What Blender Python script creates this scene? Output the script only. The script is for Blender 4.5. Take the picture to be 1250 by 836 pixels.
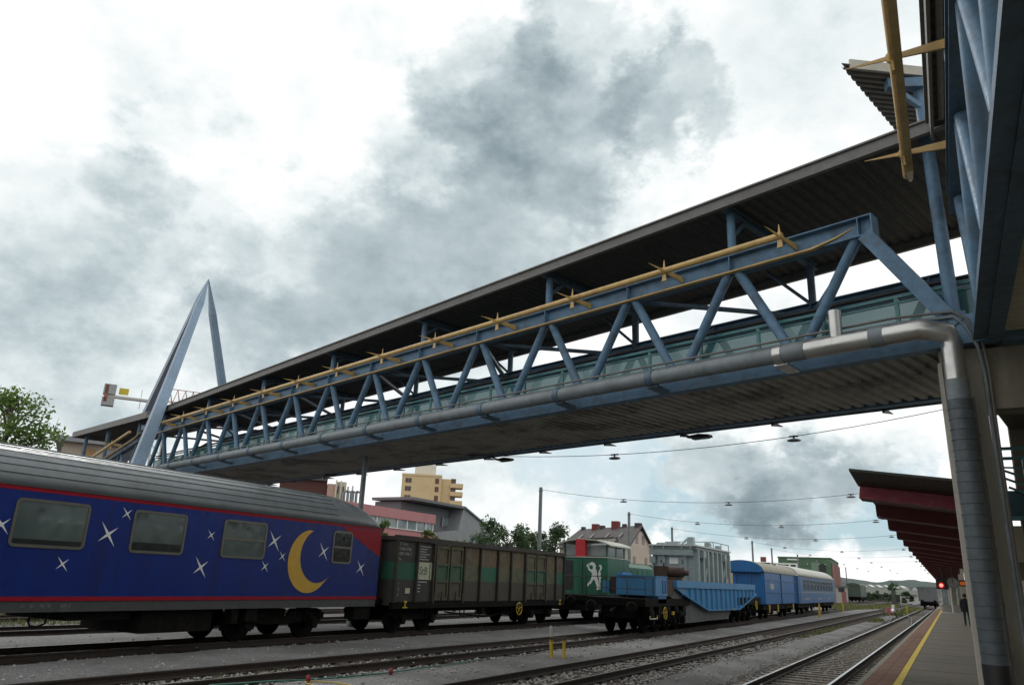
import bpy, math, random
from mathutils import Vector, Matrix, noise as mnoise
R = math.radians
random.seed(7)
sc = bpy.context.scene
for o in list(bpy.data.objects): bpy.data.objects.remove(o)
COL = sc.collection

# ---------------------------------------------------------------- camera
F, PIT, ROL, YAW, H = 921.18, R(17.266), R(2.395), R(29.582), 2.0
fwd = Vector((-math.sin(YAW)*math.cos(PIT), math.cos(YAW)*math.cos(PIT), math.sin(PIT)))
rgt = Vector((math.cos(YAW), math.sin(YAW), 0)); upv = rgt.cross(fwd)
cr = rgt*math.cos(ROL)+upv*math.sin(ROL); cu = upv*math.cos(ROL)-rgt*math.sin(ROL)
cd = bpy.data.cameras.new('camera'); cam = bpy.data.objects.new('camera', cd); COL.objects.link(cam)
cd.sensor_fit = 'HORIZONTAL'; cd.sensor_width = 36; cd.lens = 36*F/1250; cd.clip_start = .1; cd.clip_end = 6000
M = Matrix((cr, cu, -fwd)).transposed().to_4x4(); M.translation = (0, 0, H); cam.matrix_world = M
sc.camera = cam
def ray(x, y): return fwd+cr*((x-625)/F)+cu*((418-y)/F)
def AX(x, y, X): d = ray(x, y); return Vector((0, 0, H))+d*(X/d.x)
def AY(x, y, Y): d = ray(x, y); return Vector((0, 0, H))+d*(Y/d.y)
def AZ(x, y, Z): d = ray(x, y); return Vector((0, 0, H))+d*((Z-H)/d.z)
def AD(x, y, D): d = ray(x, y); return Vector((0, 0, H))+d*(D/math.hypot(d.x, d.y))

# ---------------------------------------------------------------- light
sc.view_settings.view_transform = 'Standard'; sc.view_settings.look = 'None'
sc.view_settings.exposure = 0.0; sc.view_settings.gamma = 1
sd = ray(230, 40).normalized()
SEL, SAZ = math.asin(sd.z), math.atan2(sd.x, sd.y)
sl = bpy.data.lights.new('sun', 'SUN'); sl.energy = 1.0; sl.angle = R(14); sl.color = (1, .975, .94)
so = bpy.data.objects.new('sun', sl); COL.objects.link(so)
so.rotation_euler = sd.to_track_quat('Z', 'Y').to_euler(); so.location = (0, 0, 60)

W = bpy.data.worlds.new('World'); sc.world = W; W.use_nodes = True
nt = W.node_tree; nt.nodes.clear()
class G:
    """small node-graph helper"""
    def __init__(s, tree): s.t = tree
    def n(s, typ, **kw):
        nd = s.t.nodes.new(typ)
        for k, v in kw.items():
            if k.startswith('i_'):
                nd.inputs[int(k[2:]) if k[2:].isdigit() else k[2:]].default_value = v
            else: setattr(nd, k, v)
        return nd
    def l(s, a, b): s.t.links.new(a, b)
    def m(s, op, a, b=None, c=None, clamp=False):
        nd = s.t.nodes.new('ShaderNodeMath'); nd.operation = op; nd.use_clamp = clamp
        for i, v in enumerate((a, b, c)):
            if v is None: continue
            if isinstance(v, (int, float)): nd.inputs[i].default_value = v
            else: s.l(v, nd.inputs[i])
        return nd.outputs[0]
    def mix(s, fac, a, b, typ='MIX'):
        nd = s.t.nodes.new('ShaderNodeMix'); nd.data_type = 'RGBA'; nd.blend_type = typ
        for sk, v in ((nd.inputs[0], fac), (nd.inputs[6], a), (nd.inputs[7], b)):
            if isinstance(v, (int, float)): sk.default_value = v
            elif isinstance(v, tuple): sk.default_value = (*v[:3], 1)
            else: s.l(v, sk)
        return nd.outputs[2]
    def noise(s, vec, scale, detail=5, rough=.55, dist=0):
        nd = s.n('ShaderNodeTexNoise', i_Scale=scale, i_Detail=detail, i_Roughness=rough, i_Distortion=dist)
        if vec is not None: s.l(vec, nd.inputs['Vector'])
        return nd
    def ramp(s, fac, stops):
        nd = s.t.nodes.new('ShaderNodeValToRGB'); cr_ = nd.color_ramp
        while len(cr_.elements) < len(stops): cr_.elements.new(.5)
        for e, (p_, c) in zip(cr_.elements, stops):
            e.position = p_; e.color = (*c, 1) if len(c) == 3 else c
        s.l(fac, nd.inputs[0]); return nd.outputs[0]
    def mr(s, v, a, b, c=0., d=1., smooth=True):
        nd = s.t.nodes.new('ShaderNodeMapRange'); nd.interpolation_type = 'SMOOTHSTEP' if smooth else 'LINEAR'
        s.l(v, nd.inputs[0])
        for i, x in enumerate((a, b, c, d)): nd.inputs[i+1].default_value = x
        return nd.outputs[0]
g = G(nt)
tc = g.n('ShaderNodeTexCoord')
dirv = tc.outputs['Generated']
sep = g.n('ShaderNodeSeparateXYZ'); g.l(dirv, sep.inputs[0])
# the cloud pattern lives on the sky sphere, flattened a little so that billows are wider than tall
flat = g.n('ShaderNodeVectorMath', operation='MULTIPLY'); g.l(dirv, flat.inputs[0]); flat.inputs[1].default_value = (1, 1, 1.45)
pl = flat.outputs[0]
warp = g.noise(pl, 5.5, 8, .62, 0)
wv = g.n('ShaderNodeVectorMath', operation='SUBTRACT'); g.l(warp.outputs['Color'], wv.inputs[0]); wv.inputs[1].default_value = (.5, .5, .5)
ws = g.n('ShaderNodeVectorMath', operation='SCALE'); g.l(wv.outputs[0], ws.inputs[0]); ws.inputs['Scale'].default_value = .26
wf = g.noise(pl, 17, 6, .6, 0); wg = g.n('ShaderNodeVectorMath', operation='SUBTRACT'); g.l(wf.outputs['Color'], wg.inputs[0]); wg.inputs[1].default_value = (.5, .5, .5)
wh_ = g.n('ShaderNodeVectorMath', operation='SCALE'); g.l(wg.outputs[0], wh_.inputs[0]); wh_.inputs['Scale'].default_value = .075
wi_ = g.n('ShaderNodeVectorMath', operation='ADD'); g.l(ws.outputs[0], wi_.inputs[0]); g.l(wh_.outputs[0], wi_.inputs[1])
wd = g.n('ShaderNodeVectorMath', operation='ADD'); g.l(dirv, wd.inputs[0]); g.l(wi_.outputs[0], wd.inputs[1])
wn = g.n('ShaderNodeVectorMath', operation='NORMALIZE'); g.l(wd.outputs[0], wn.inputs[0])
def bank(px, py, deg, soft):
    """a cloud bank around the direction of a point of the sky, deg = radius, soft = width of its edge"""
    v = ray(px, py).normalized()
    dn = g.n('ShaderNodeVectorMath', operation='DOT_PRODUCT'); g.l(wn.outputs[0], dn.inputs[0]); dn.inputs[1].default_value = v
    return g.mr(dn.outputs['Value'], math.cos(R(deg+soft)), math.cos(R(max(deg-soft, 0))))
BANKS = [  # px, py, radius deg, softness deg, darkness
    (600, 90, 4.8, 1.4, .42), (720, 80, 5.2, 1.2, .45), (815, 125, 4.2, 1.0, .42), (660, 170, 6.2, 1.8, .42), (560, 200, 4.6, 2.2, .40), (640, 270, 6, 3, .42),
    (470, 340, 5.5, 2.8, .42), (370, 330, 5.5, 2.6, .34), (250, 270, 4.6, 2.2, .28), (165, 215, 3, 1.2, .28), (320, 410, 4.5, 1.8, .5), (80, 430, 7, 3.5, .36), (40, 290, 5, 3, .22), (540, 380, 6, 4, .5),
    (960, 50, 6, 6, .17), (1060, 30, 5, 5, .15), (880, 590, 2.8, 1.6, .5), (960, 595, 3.2, 1.6, .62), (1015, 580, 2.6, 1.8, .5), (850, 555, 3.4, 3, .26), (920, 618, 2.0, 1.1, .5), (1040, 550, 2.4, 2, .2), (560, 590, 3, 3, .2)]
dark = None
for px, py, dg, sf, wgt in BANKS:
    b = g.m('MULTIPLY', bank(px, py, dg, sf), wgt)
    dark = b if dark is None else g.m('ADD', dark, b)
n1 = g.noise(pl, 5.0, 9, .58, 0); n2 = g.noise(pl, 13, 8, .6, 0)
def billow(nz, k): return g.m('SUBTRACT', .28, g.m('MULTIPLY', g.m('ABSOLUTE', g.m('SUBTRACT', nz.outputs[0], .5)), k))
tex = g.m('ADD', g.m('MULTIPLY', g.m('SUBTRACT', n1.outputs[0], .5), .85), g.m('ADD', g.m('MULTIPLY', billow(n1, 3.2), .22), g.m('MULTIPLY', g.m('SUBTRACT', n2.outputs[0], .5), .55)))
soft = g.m('SUBTRACT', 1.0, g.m('EXPONENT', g.m('MULTIPLY', dark, -1.15)))
val = g.m('SUBTRACT', g.m('ADD', .915, g.m('MULTIPLY', tex, .80)), g.m('MULTIPLY', soft, .80))
cloud = g.ramp(val, [(.0, (.155, .205, .24)), (.25, (.29, .365, .40)), (.5, (.52, .61, .64)), (.72, (.83, .895, .905)), (.88, (1.0, 1.02, 1.02)), (1., (1.15, 1.15, 1.14))])
sky = g.n('ShaderNodeTexSky', sky_type='NISHITA', sun_disc=False, sun_elevation=SEL, sun_rotation=SAZ, altitude=300, air_density=1.0, dust_density=1.5, ozone_density=1.0)
# openings of blue between the clouds, low over the far end of the yard
op = None
for px, py, dg, sf, wgt in [(900, 655, 4, 2, 1), (1010, 645, 4, 2, 1.0), (960, 660, 4, 2, 1), (1085, 640, 3.5, 2, 1), (700, 555, 2.4, 2, .7), (740, 585, 2.8, 2, .7), (840, 650, 3.5, 2, 1), (790, 600, 2.5, 2, .7)]:
    b = g.m('MULTIPLY', bank(px, py, dg, sf), wgt)
    op = b if op is None else g.m('MAXIMUM', op, b)
gap = g.m('MULTIPLY', op, g.mr(n2.outputs[0], .70, .50))
gap = g.m('MULTIPLY', gap, g.mr(dark, .75, .25))
gap = g.m('MULTIPLY', gap, g.mr(sep.outputs[2], .03, .055))
skyc = g.mix(1.0, sky.outputs[0], (.62, .62, .62), 'MULTIPLY')
veil = g.mix(.72, skyc, (5.6, 7.7, 8.7))
c10 = g.mix(1.0, cloud, (10, 10, 10), 'MULTIPLY')
final = g.mix(gap, c10, veil)
bg = g.n('ShaderNodeBackground', i_Strength=.1); g.l(final, bg.inputs[0])
wo = g.n('ShaderNodeOutputWorld'); g.l(bg.outputs[0], wo.inputs[0])

# ---------------------------------------------------------------- materials
MATS = {}
def mat(name, col, rough=.6, metal=0., var=.25, scale=6., dirt=None, dirt_amt=.4, dirt_scale=1.3, bump=0., bscale=40., spec=.5, streak=False, coat=0.):
    if name in MATS: return MATS[name]
    m = bpy.data.materials.new(name); m.use_nodes = True; t = m.node_tree
    b = t.nodes['Principled BSDF']; q = G(t)
    tcn = q.n('ShaderNodeTexCoord'); v = tcn.outputs['Object']
    mp = q.n('ShaderNodeMapping'); q.l(v, mp.inputs[0])
    if streak: mp.inputs['Scale'].default_value = (1, 1, .18)
    nz = q.noise(mp.outputs[0], scale, 6, .6)
    lo = tuple(c*(1-var) for c in col); hi = tuple(min(c*(1+var), 1) for c in col)
    c = q.ramp(nz.outputs[0], [(.3, lo), (.7, hi)])
    if dirt:
        dz = q.noise(mp.outputs[0], dirt_scale, 8, .68, .4)
        c = q.mix(q.m('MULTIPLY', q.mr(dz.outputs[0], .46, .66), dirt_amt), c, dirt)
    q.l(c, b.inputs['Base Color'])
    b.inputs['Metallic'].default_value = metal; b.inputs['Specular IOR Level'].default_value = spec
    rz = q.noise(v, scale*2.3, 4); q.l(q.mr(rz.outputs[0], .3, .7, max(rough-.12, .02), min(rough+.12, 1), False), b.inputs['Roughness'])
    if bump:
        bz = q.noise(v, bscale, 4, .6); bn = q.n('ShaderNodeBump', i_Strength=bump, i_Distance=.02)
        q.l(bz.outputs[0], bn.inputs['Height']); q.l(bn.outputs[0], b.inputs['Normal'])
    if coat: b.inputs['Coat Weight'].default_value = coat
    MATS[name] = m; return m
def glass(name, tint, trans, rough=.05):
    m = bpy.data.materials.new(name); m.use_nodes = True; t = m.node_tree; q = G(t)
    b = t.nodes['Principled BSDF']; b.inputs['Base Color'].default_value = (*tint, 1); b.inputs['Roughness'].default_value = rough
    tr = q.n('ShaderNodeBsdfTransparent'); tr.inputs[0].default_value = (*[min(1, .6+.5*c) for c in tint], 1)
    mx = q.n('ShaderNodeMixShader', i_0=trans); q.l(b.outputs[0], mx.inputs[1]); q.l(tr.outputs[0], mx.inputs[2])
    q.l(mx.outputs[0], t.nodes['Material Output'].inputs[0]); MATS[name] = m; return m

STEEL = mat('blue_steel', (.105, .195, .295), .5, var=.18, dirt=(.075, .095, .11), dirt_amt=.6, dirt_scale=1.6, spec=.3, bump=.05, bscale=25)
STEELD = mat('blue_steel_dark', (.075, .13, .19), .5, var=.2, dirt=(.05, .07, .085), dirt_amt=.6, dirt_scale=1.4)  # darker copy of the blue steel, for braces, beams and far posts
PYL = mat('pylon_paint', (.19, .28, .38), .45, var=.12, dirt=(.12, .17, .22), dirt_amt=.4, dirt_scale=.5)
YEL = mat('ochre_paint', (.53, .36, .135), .42, var=.15, dirt=(.27, .16, .06), dirt_amt=.5, dirt_scale=1.1)
TEAL = mat('teal_paint', (.05, .19, .20), .45, var=.15, dirt=(.03, .09, .1), dirt_amt=.4)
GALV = mat('galvanised_sheet', (.52, .52, .50), .36, metal=.9, var=.08, scale=1.2)
PIPEG = mat('grey_pipe', (.17, .20, .215), .5, var=.14, dirt=(.09, .10, .10), dirt_amt=.5)
WRAP = mat('grey_sheet_wrap', (.07, .088, .10), .5, var=.2, dirt=(.045, .053, .06), dirt_amt=.5, dirt_scale=2)
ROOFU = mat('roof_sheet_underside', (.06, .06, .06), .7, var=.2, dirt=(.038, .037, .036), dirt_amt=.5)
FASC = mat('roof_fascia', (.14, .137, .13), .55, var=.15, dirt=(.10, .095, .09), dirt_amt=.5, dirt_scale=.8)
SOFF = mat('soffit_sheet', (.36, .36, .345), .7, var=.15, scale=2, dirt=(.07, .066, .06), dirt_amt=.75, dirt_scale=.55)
SOFF2 = mat('soffit_panel_pale', (.45, .45, .36), .75, var=.12, scale=2, dirt=(.2, .19, .15), dirt_amt=.5, dirt_scale=.7)
DARK = mat('dark_steel', (.02, .021, .022), .6, var=.35, dirt=(.05, .04, .03), dirt_amt=.5, dirt_scale=3)
BLACK = mat('black_rubber', (.012, .012, .013), .5)
CONC = mat('concrete', (.25, .235, .19), .85, var=.14, scale=3, dirt=(.13, .115, .085), dirt_amt=.55, dirt_scale=.9, bump=.25, bscale=30, streak=True)
CONCL = mat('concrete_pale', (.44, .42, .36), .8, var=.1, scale=3, dirt=(.35, .33, .28), dirt_amt=.4, dirt_scale=.9, bump=.15, bscale=30)
RUST = mat('rusty_rail', (.034, .025, .02), .75, var=.35, scale=12, dirt=(.04, .03, .025), dirt_amt=.5, bump=.2)
SHINY = mat('polished_rail_head', (.50, .50, .50), .25, metal=.9, var=.1)
DULL = mat('dull_rail_head', (.07, .055, .047), .5, metal=.4, var=.2)
SLEEP = mat('sleeper_concrete', (.20, .18, .15), .9, var=.25, scale=8, dirt=(.10, .08, .06), dirt_amt=.6, bump=.3)
WOODS = mat('sleeper_wood', (.075, .06, .05), .9, var=.3, scale=8, bump=.4)
WHITE = mat('white_paint', (.75, .76, .74), .5, var=.06)
YLINE = mat('yellow_line', (.62, .46, .045), .75, var=.15, scale=14, dirt=(.33, .26, .09), dirt_amt=.6, dirt_scale=6)
REDP = mat('red_paint', (.42, .02, .03), .5, var=.15, dirt=(.2, .02, .03), dirt_amt=.3)

# ---------------------------------------------------------------- mesh helper
LOC = {}
class MB:
    def __init__(s): s.v = []; s.f = []; s.sm = []; s.mi = []
    def add(s, vs, fs, smooth=False, m=0):
        b = len(s.v); s.v += [tuple(v) for v in vs]
        for f in fs: s.f.append(tuple(i+b for i in f)); s.sm.append(smooth); s.mi.append(m)
        return s
    def hexa(s, p, m=0):
        return s.add(p, [(0, 3, 2, 1), (4, 5, 6, 7), (0, 1, 5, 4), (1, 2, 6, 5), (2, 3, 7, 6), (3, 0, 4, 7)], m=m)
    def box(s, x0, x1, y0, y1, z0, z1, m=0):
        return s.hexa([(x0, y0, z0), (x1, y0, z0), (x1, y1, z0), (x0, y1, z0), (x0, y0, z1), (x1, y0, z1), (x1, y1, z1), (x0, y1, z1)], m)
    def bar(s, a, b, w, h, w2=None, h2=None, up=(0, 0, 1), m=0):
        a, b = Vector(a), Vector(b); t = (b-a).normalized(); u = Vector(up)
        if abs(t.dot(u)) > .98: u = Vector((0, 1, 0))
        sd_ = t.cross(u).normalized(); u = sd_.cross(t).normalized()
        w2 = w if w2 is None else w2; h2 = h if h2 is None else h2
        P = []
        for c, ww, hh in ((a, w, h), (b, w2, h2)):
            P += [c-sd_*ww/2-u*hh/2, c+sd_*ww/2-u*hh/2, c+sd_*ww/2+u*hh/2, c-sd_*ww/2+u*hh/2]
        return s.hexa(P, m)
    def tube(s, a, b, r, r2=None, n=12, cap=True, m=0):
        return s.path([a, b], [r, r if r2 is None else r2], n, cap, m)
    def path(s, pts, r, n=10, cap=True, m=0):
        pts = [Vector(p) for p in pts]; k = len(pts)
        rs = r if isinstance(r, (list, tuple)) else [r]*k
        ref = None; rings = []
        for i, p in enumerate(pts):
            t = (pts[min(i+1, k-1)]-pts[max(i-1, 0)]).normalized()
            if ref is None:
                ref = Vector((0, 0, 1)) if abs(t.z) < .9 else Vector((1, 0, 0))
            x = t.cross(ref).normalized(); y = x.cross(t).normalized(); ref = y
            rings.append([p+(x*math.cos(2*math.pi*j/n)+y*math.sin(2*math.pi*j/n))*rs[i] for j in range(n)])
        vs = [v for rg in rings for v in rg]
        fs = [(i*n+j, i*n+(j+1) % n, (i+1)*n+(j+1) % n, (i+1)*n+j) for i in range(k-1) for j in range(n)]
        s.add(vs, fs, True, m)
        if cap:
            s.add(rings[0], [tuple(range(n-1, -1, -1))], False, m); s.add(rings[-1], [tuple(range(n))], False, m)
        return s
    def prism(s, poly, ext, m=0, smooth=False):
        """poly: list of 3-D points (planar), ext: extrusion vector"""
        n = len(poly); e = Vector(ext); a = [Vector(p) for p in poly]; b = [p+e for p in a]
        s.add(a+b, [tuple(range(n-1, -1, -1)), tuple(range(n, 2*n))], False, m)
        s.add(a+b, [(i, (i+1) % n, n+(i+1) % n, n+i) for i in range(n)], smooth, m)
        return s
    def loft(s, secs, closed=True, cap=True, smooth=False, m=0):
        n = len(secs[0]); vs = [p for q in secs for p in q]; lim = n if closed else n-1
        s.add(vs, [(i*n+j, i*n+(j+1) % n, (i+1)*n+(j+1) % n, (i+1)*n+j) for i in range(len(secs)-1) for j in range(lim)], smooth, m)
        if cap and closed:
            s.add(secs[0], [tuple(range(n-1, -1, -1))], False, m); s.add(secs[-1], [tuple(range(n))], False, m)
        return s
    def mesh(s, name, mats, org=(0, 0, 0)):
        me = bpy.data.meshes.new(name); o = Vector(org)
        me.from_pydata([tuple(Vector(v)-o) for v in s.v], [], s.f)
        for mm in (mats if isinstance(mats, (list, tuple)) else [mats]): me.materials.append(mm)
        me.polygons.foreach_set('use_smooth', s.sm); me.polygons.foreach_set('material_index', s.mi)
        me.update(); return me
    def build(s, name, mats, parent=None, label=None, cat=None, group=None, kind=None, org=None):
        if parent is not None: org = LOC[parent.name]
        elif org is None: org = (0, 0, 0)
        ob = bpy.data.objects.new(name, s.mesh(name, mats, org)); COL.objects.link(ob)
        if parent is not None: ob.parent = parent
        else: ob.location = org
        LOC[ob.name] = Vector(org); tag(ob, label, cat, group, kind); return ob
def fixn(ob):
    import bmesh
    bm = bmesh.new(); bm.from_mesh(ob.data); bmesh.ops.recalc_face_normals(bm, faces=bm.faces); bm.to_mesh(ob.data); bm.free(); return ob
def tag(o, label=None, cat=None, group=None, kind=None):
    for k, v in (('label', label), ('category', cat), ('group', group), ('kind', kind)):
        if v: o[k] = v
    return o
def thing(name, loc, label=None, cat=None, group=None, kind=None):
    o = bpy.data.objects.new(name, None); COL.objects.link(o); o.location = loc; o.empty_display_size = .2
    LOC[o.name] = Vector(loc); return tag(o, label, cat, group, kind)
def inst(name, me, parent, loc, rot=None):
    """a part that shares mesh data; loc in world"""
    o = bpy.data.objects.new(name, me); COL.objects.link(o); o.parent = parent
    o.location = Vector(loc)-LOC[parent.name]
    if rot: o.rotation_euler = rot
    LOC[o.name] = LOC[parent.name]; return o
def text(name, s, parent, m, org, ux, uy, size, align='LEFT', ext=.004):
    """lettering as mesh: org = baseline start (world), ux/uy = reading / up directions"""
    c = bpy.data.curves.new(name, 'FONT'); c.body = s; c.size = size; c.align_x = align; c.extrude = ext; c.resolution_u = 2
    tmp = bpy.data.objects.new('tmp', c); COL.objects.link(tmp)
    dg = bpy.context.evaluated_depsgraph_get(); me = bpy.data.meshes.new_from_object(tmp.evaluated_get(dg))
    bpy.data.objects.remove(tmp); me.materials.clear(); me.materials.append(m)
    ux, uy = Vector(ux).normalized(), Vector(uy).normalized(); w = ux.cross(uy)
    mx = Matrix((ux, uy, w)).transposed().to_4x4(); mx.translation = Vector(org)-LOC[parent.name]
    me.transform(mx); o = bpy.data.objects.new(name, me); COL.objects.link(o); o.parent = parent; LOC[o.name] = LOC[parent.name]; return o
def lerp(tab, y):
    if y <= tab[0][0]: a, b = tab[0], tab[1]
    elif y >= tab[-1][0]: a, b = tab[-2], tab[-1]
    else:
        for a, b in zip(tab, tab[1:]):
            if y <= b[0]: break
    return a[1]+(b[1]-a[1])*(y-a[0])/(b[0]-a[0])

# ================================================================ GROUND, TRACKS, PLATFORM
def gravel(name, c1, c2, c3, scale, patch=None, bump=.6):
    m = bpy.data.materials.new(name); m.use_nodes = True; t = m.node_tree; q = G(t); b = t.nodes['Principled BSDF']
    v = q.n('ShaderNodeTexCoord').outputs['Object']
    vo = q.n('ShaderNodeTexVoronoi', i_Scale=scale); q.l(v, vo.inputs['Vector'])
    sx = q.n('ShaderNodeSeparateColor'); q.l(vo.outputs['Color'], sx.inputs[0])
    c = q.ramp(sx.outputs[0], [(0, c1), (.55, c2), (1, c3)])
    big = q.noise(v, .35, 6, .6); c = q.mix(q.mr(big.outputs[0], .38, .62, 0, .75), c, tuple(x*k for x, k in zip(c2, (.56, .56, .55))))
    oil = q.noise(v, 1.7, 6, .7, .4); c = q.mix(q.mr(oil.outputs[0], .60, .72, 0, .6), c, tuple(x*.35 for x in c2))
    if patch:
        pn = q.noise(v, .18, 8, .7, .5); c = q.mix(q.mr(pn.outputs[0], .56, .66, 0, .9), c, patch)
    q.l(c, b.inputs['Base Color']); b.inputs['Roughness'].default_value = .95; b.inputs['Specular IOR Level'].default_value = .2
    bn = q.n('ShaderNodeBump', i_Strength=bump, i_Distance=.03); q.l(vo.outputs['Distance'], bn.inputs['Height']); q.l(bn.outputs[0], b.inputs['Normal'])
    MATS[name] = m; return m
GRND = gravel('yard_ground', (.08, .075, .065), (.13, .125, .115), (.2, .19, .18), 22, patch=(.075, .095, .035))
BALL = gravel('dark_ballast', (.035, .03, .026), (.075, .067, .058), (.17, .16, .15), 16)
PALE = gravel('pale_gravel', (.12, .12, .118), (.185, .185, .18), (.26, .26, .255), 34, bump=.35)
STONE = mat('ballast_stone', (.27, .265, .25), .95, var=.5, scale=3)

MB().add([(-3000, -200, -.26), (3000, -200, -.26), (3000, 4000, -.26), (-3000, 4000, -.26)], [(0, 1, 2, 3)]).build('ground', GRND, kind='structure')

T1 = [(-20, -3.36), (20, -3.35), (75, -3.2), (200, -3.1), (420, -3.0)]
T2 = [(-20, -8.2), (14, -7.95), (24, -7.75), (60, -7.5), (120, -7.1), (260, -7.0)]
T3 = [(-20, -13.6), (8, -12.95), (14, -12.65), (22, -12.28), (32, -12.15), (60, -12.1), (100, -11.9), (300, -11.6)]
T4 = [(-20, -18.5), (12, -18.35), (20, -18.2), (30, -17.95), (40, -17.6), (60, -17.3), (120, -17.0), (300, -16.6)]
T5 = [(-20, -24.4), (10, -24.1), (30, -23.6), (80, -22.6), (300, -22)]
T6 = [(-20, -29.4), (10, -29.1), (30, -28.7), (80, -27.9), (300, -27)]
PROF = [(-.065, -.15), (.065, -.15), (.065, -.135), (.012, -.115), (.012, -.04), (.036, -.03), (.036, 0), (-.036, 0), (-.036, -.03), (-.012, -.04), (-.012, -.115), (-.065, -.135)]
def smoothc(tab, y0, y1, st):
    ys = []; y = y0
    while y < y1: ys.append(y); y += st if y < 130 else st*3
    ys.append(y1)
    w = 5.0
    return [(sum(lerp(tab, y+k*w/2) for k in (-2, -1, 0, 1, 2))/5, y) for y in ys]
sl_me = {}
for nm, mm in (('c', SLEEP), ('w', WOODS)):
    b = MB(); b.loft([[(-1.3, -.12, -.25), (-1.3, .12, -.25), (-1.3, .10, -.165), (-1.3, -.10, -.165)], [(1.3, -.12, -.25), (1.3, .12, -.25), (1.3, .10, -.165), (1.3, -.10, -.165)]])
    sl_me[nm] = b.mesh('sleeper', mm)
def track(name, tab, y0, y1, head, wood, sl0, sl1, dz=0):
    root = thing(name, (0, 0, dz), kind='structure')
    pts = smoothc(tab, y0, y1, 4)
    for sgn in (-1, 1):
        secs = []; hd = []
        for i, (x, y) in enumerate(pts):
            secs.append([(x+sgn*.752+u, y, w+dz) for u, w in PROF])
        b = MB(); b.loft(secs)
        # polished or dull running surface
        b.add([(x+sgn*.752+s_*.03, y, .0025+dz) for x, y in pts for s_ in (-1, 1)], [(2*i, 2*i+1, 2*i+3, 2*i+2) for i in range(len(pts)-1)], m=1)
        b.build('rail', [RUST, head], root)
    y = sl0
    while y < sl1:
        x = lerp(tab, y); sl = (lerp(tab, y+1)-lerp(tab, y-1))/2
        inst('sleeper', sl_me['w' if wood else 'c'], root, (x, y, dz+random.uniform(-.008, .004)), (0, 0, -math.atan(sl)+random.uniform(-.01, .01)))
        y += .62
    # ballast bed
    bp_ = smoothc(tab, y0, y1, 4); rows = []
    for x, y in bp_: rows.append([(x-2.0, y, -.252), (x-1.55, y, -.2+dz), (x+1.55, y, -.2+dz), (x+2.0, y, -.252)])
    MB().loft(rows, closed=False, cap=False).build('ballast_bed', BALL, root)
    return root
track('railway_track', T1, 3, 420, SHINY, False, 10, 95)
track('railway_track', T2, 2, 260, DULL, True, 8, 80)
track('railway_track', T3, -2, 300, DULL, True, 3, 60)
track('railway_track', T4, -12, 300, DULL, True, 2, 50)
track('railway_track', T5, -5, 300, DULL, True, 5, 45)
track('railway_track', T6, -5, 300, DULL, True, 8, 40)
# turnout joining the platform track with the next one, far down the platform
track('railway_track', [(60, -3.3), (70, -3.55), (80, -4.1), (90, -4.9), (100, -5.8), (112, -6.7), (125, -7.1)], 62, 124, DULL, True, 66, 118, dz=-.006)

def strip(name, ta, oa, tb, ob_, y0, y1, z, m, jit=.16):
    """walkway of fine gravel between two tracks, its edges spilling unevenly over the ballast"""
    ys = []; y = y0
    while y < y1: ys.append(y); y += .35 if y < 45 else 3
    rows = []
    for y in ys:
        j = jit if y < 60 else jit*.5
        xa = lerp(ta, y)+oa+mnoise.noise((y*.9, oa, z))*j*1.6; xb = lerp(tb, y)+ob_+mnoise.noise((y*.9, ob_+7, z))*j*1.6
        h = mnoise.noise((y*.35, xa, 3))*.015
        rows.append([(xa-.25, y, -.24), (xa, y, z-.03+h), (xa+.3, y, z+h), (xb-.3, y, z+h), (xb, y, z-.03+h), (xb+.25, y, -.24)])
    return MB().loft(rows, closed=False, cap=False, smooth=True).build(name, m, kind='structure')
strip('gravel_path', T2, 1.55, T1, -1.75, 4, 150, -.12, PALE)
strip('gravel_path', T3, 1.45, T2, -1.35, 1, 130, -.08, PALE)
strip('gravel_path', T4, 1.5, T3, -1.15, -6, 130, -.07, PALE)
strip('gravel_path', T5, 1.4, T4, -1.2, -6, 130, -.08, PALE)
strip('gravel_path', T6, 1.4, T5, -1.2, -6, 130, -.08, PALE)

def stones():
    """loose ballast stones on and beside the sleepers, near the camera"""
    ico = [(0, 0, 1), (.9, 0, .1), (.25, .85, -.05), (-.75, .5, .05), (-.7, -.55, -.05), (.3, -.85, .1), (0, 0, -.8)]
    fc = [(0, 1, 2), (0, 2, 3), (0, 3, 4), (0, 4, 5), (0, 5, 1), (6, 2, 1), (6, 3, 2), (6, 4, 3), (6, 5, 4), (6, 1, 5)]
    b = MB()
    for tab, n, y0, y1 in ((T1, 2600, 14, 42), (T2, 8200, 9, 40), (T3, 8200, 5, 38), (T4, 4200, 4, 40), (T5, 1500, 8, 40)):
        for _ in range(n):
            y = y0+(y1-y0)*random.random()**1.5; u = random.uniform(-1.75, 1.75) if random.random() < .86 else random.gauss(0, 1.6)
            if .6 < abs(u) < .86: continue
            if random.random() < .5 and mnoise.noise((y*.6, u*.8, tab[0][1])) < -.05: continue
            s_ = random.uniform(.022, .055); x = lerp(tab, y)+u; a = random.uniform(0, 6.28); ca, sa = math.cos(a), math.sin(a)
            z = -.19+random.uniform(0, .03)+(.03 if abs(u) > 1.4 else 0)+(.07 if abs(u) > 1.7 else 0)
            b.add([(x+s_*(p[0]*ca-p[1]*sa), y+s_*(p[0]*sa+p[1]*ca), z+s_*p[2]*random.uniform(.6, .9)) for p in ico], fc)
    b.build('ballast_stones', STONE, kind='stuff', label='loose pale ballast stones scattered over the track beds', cat='ballast')
stones()

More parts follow.
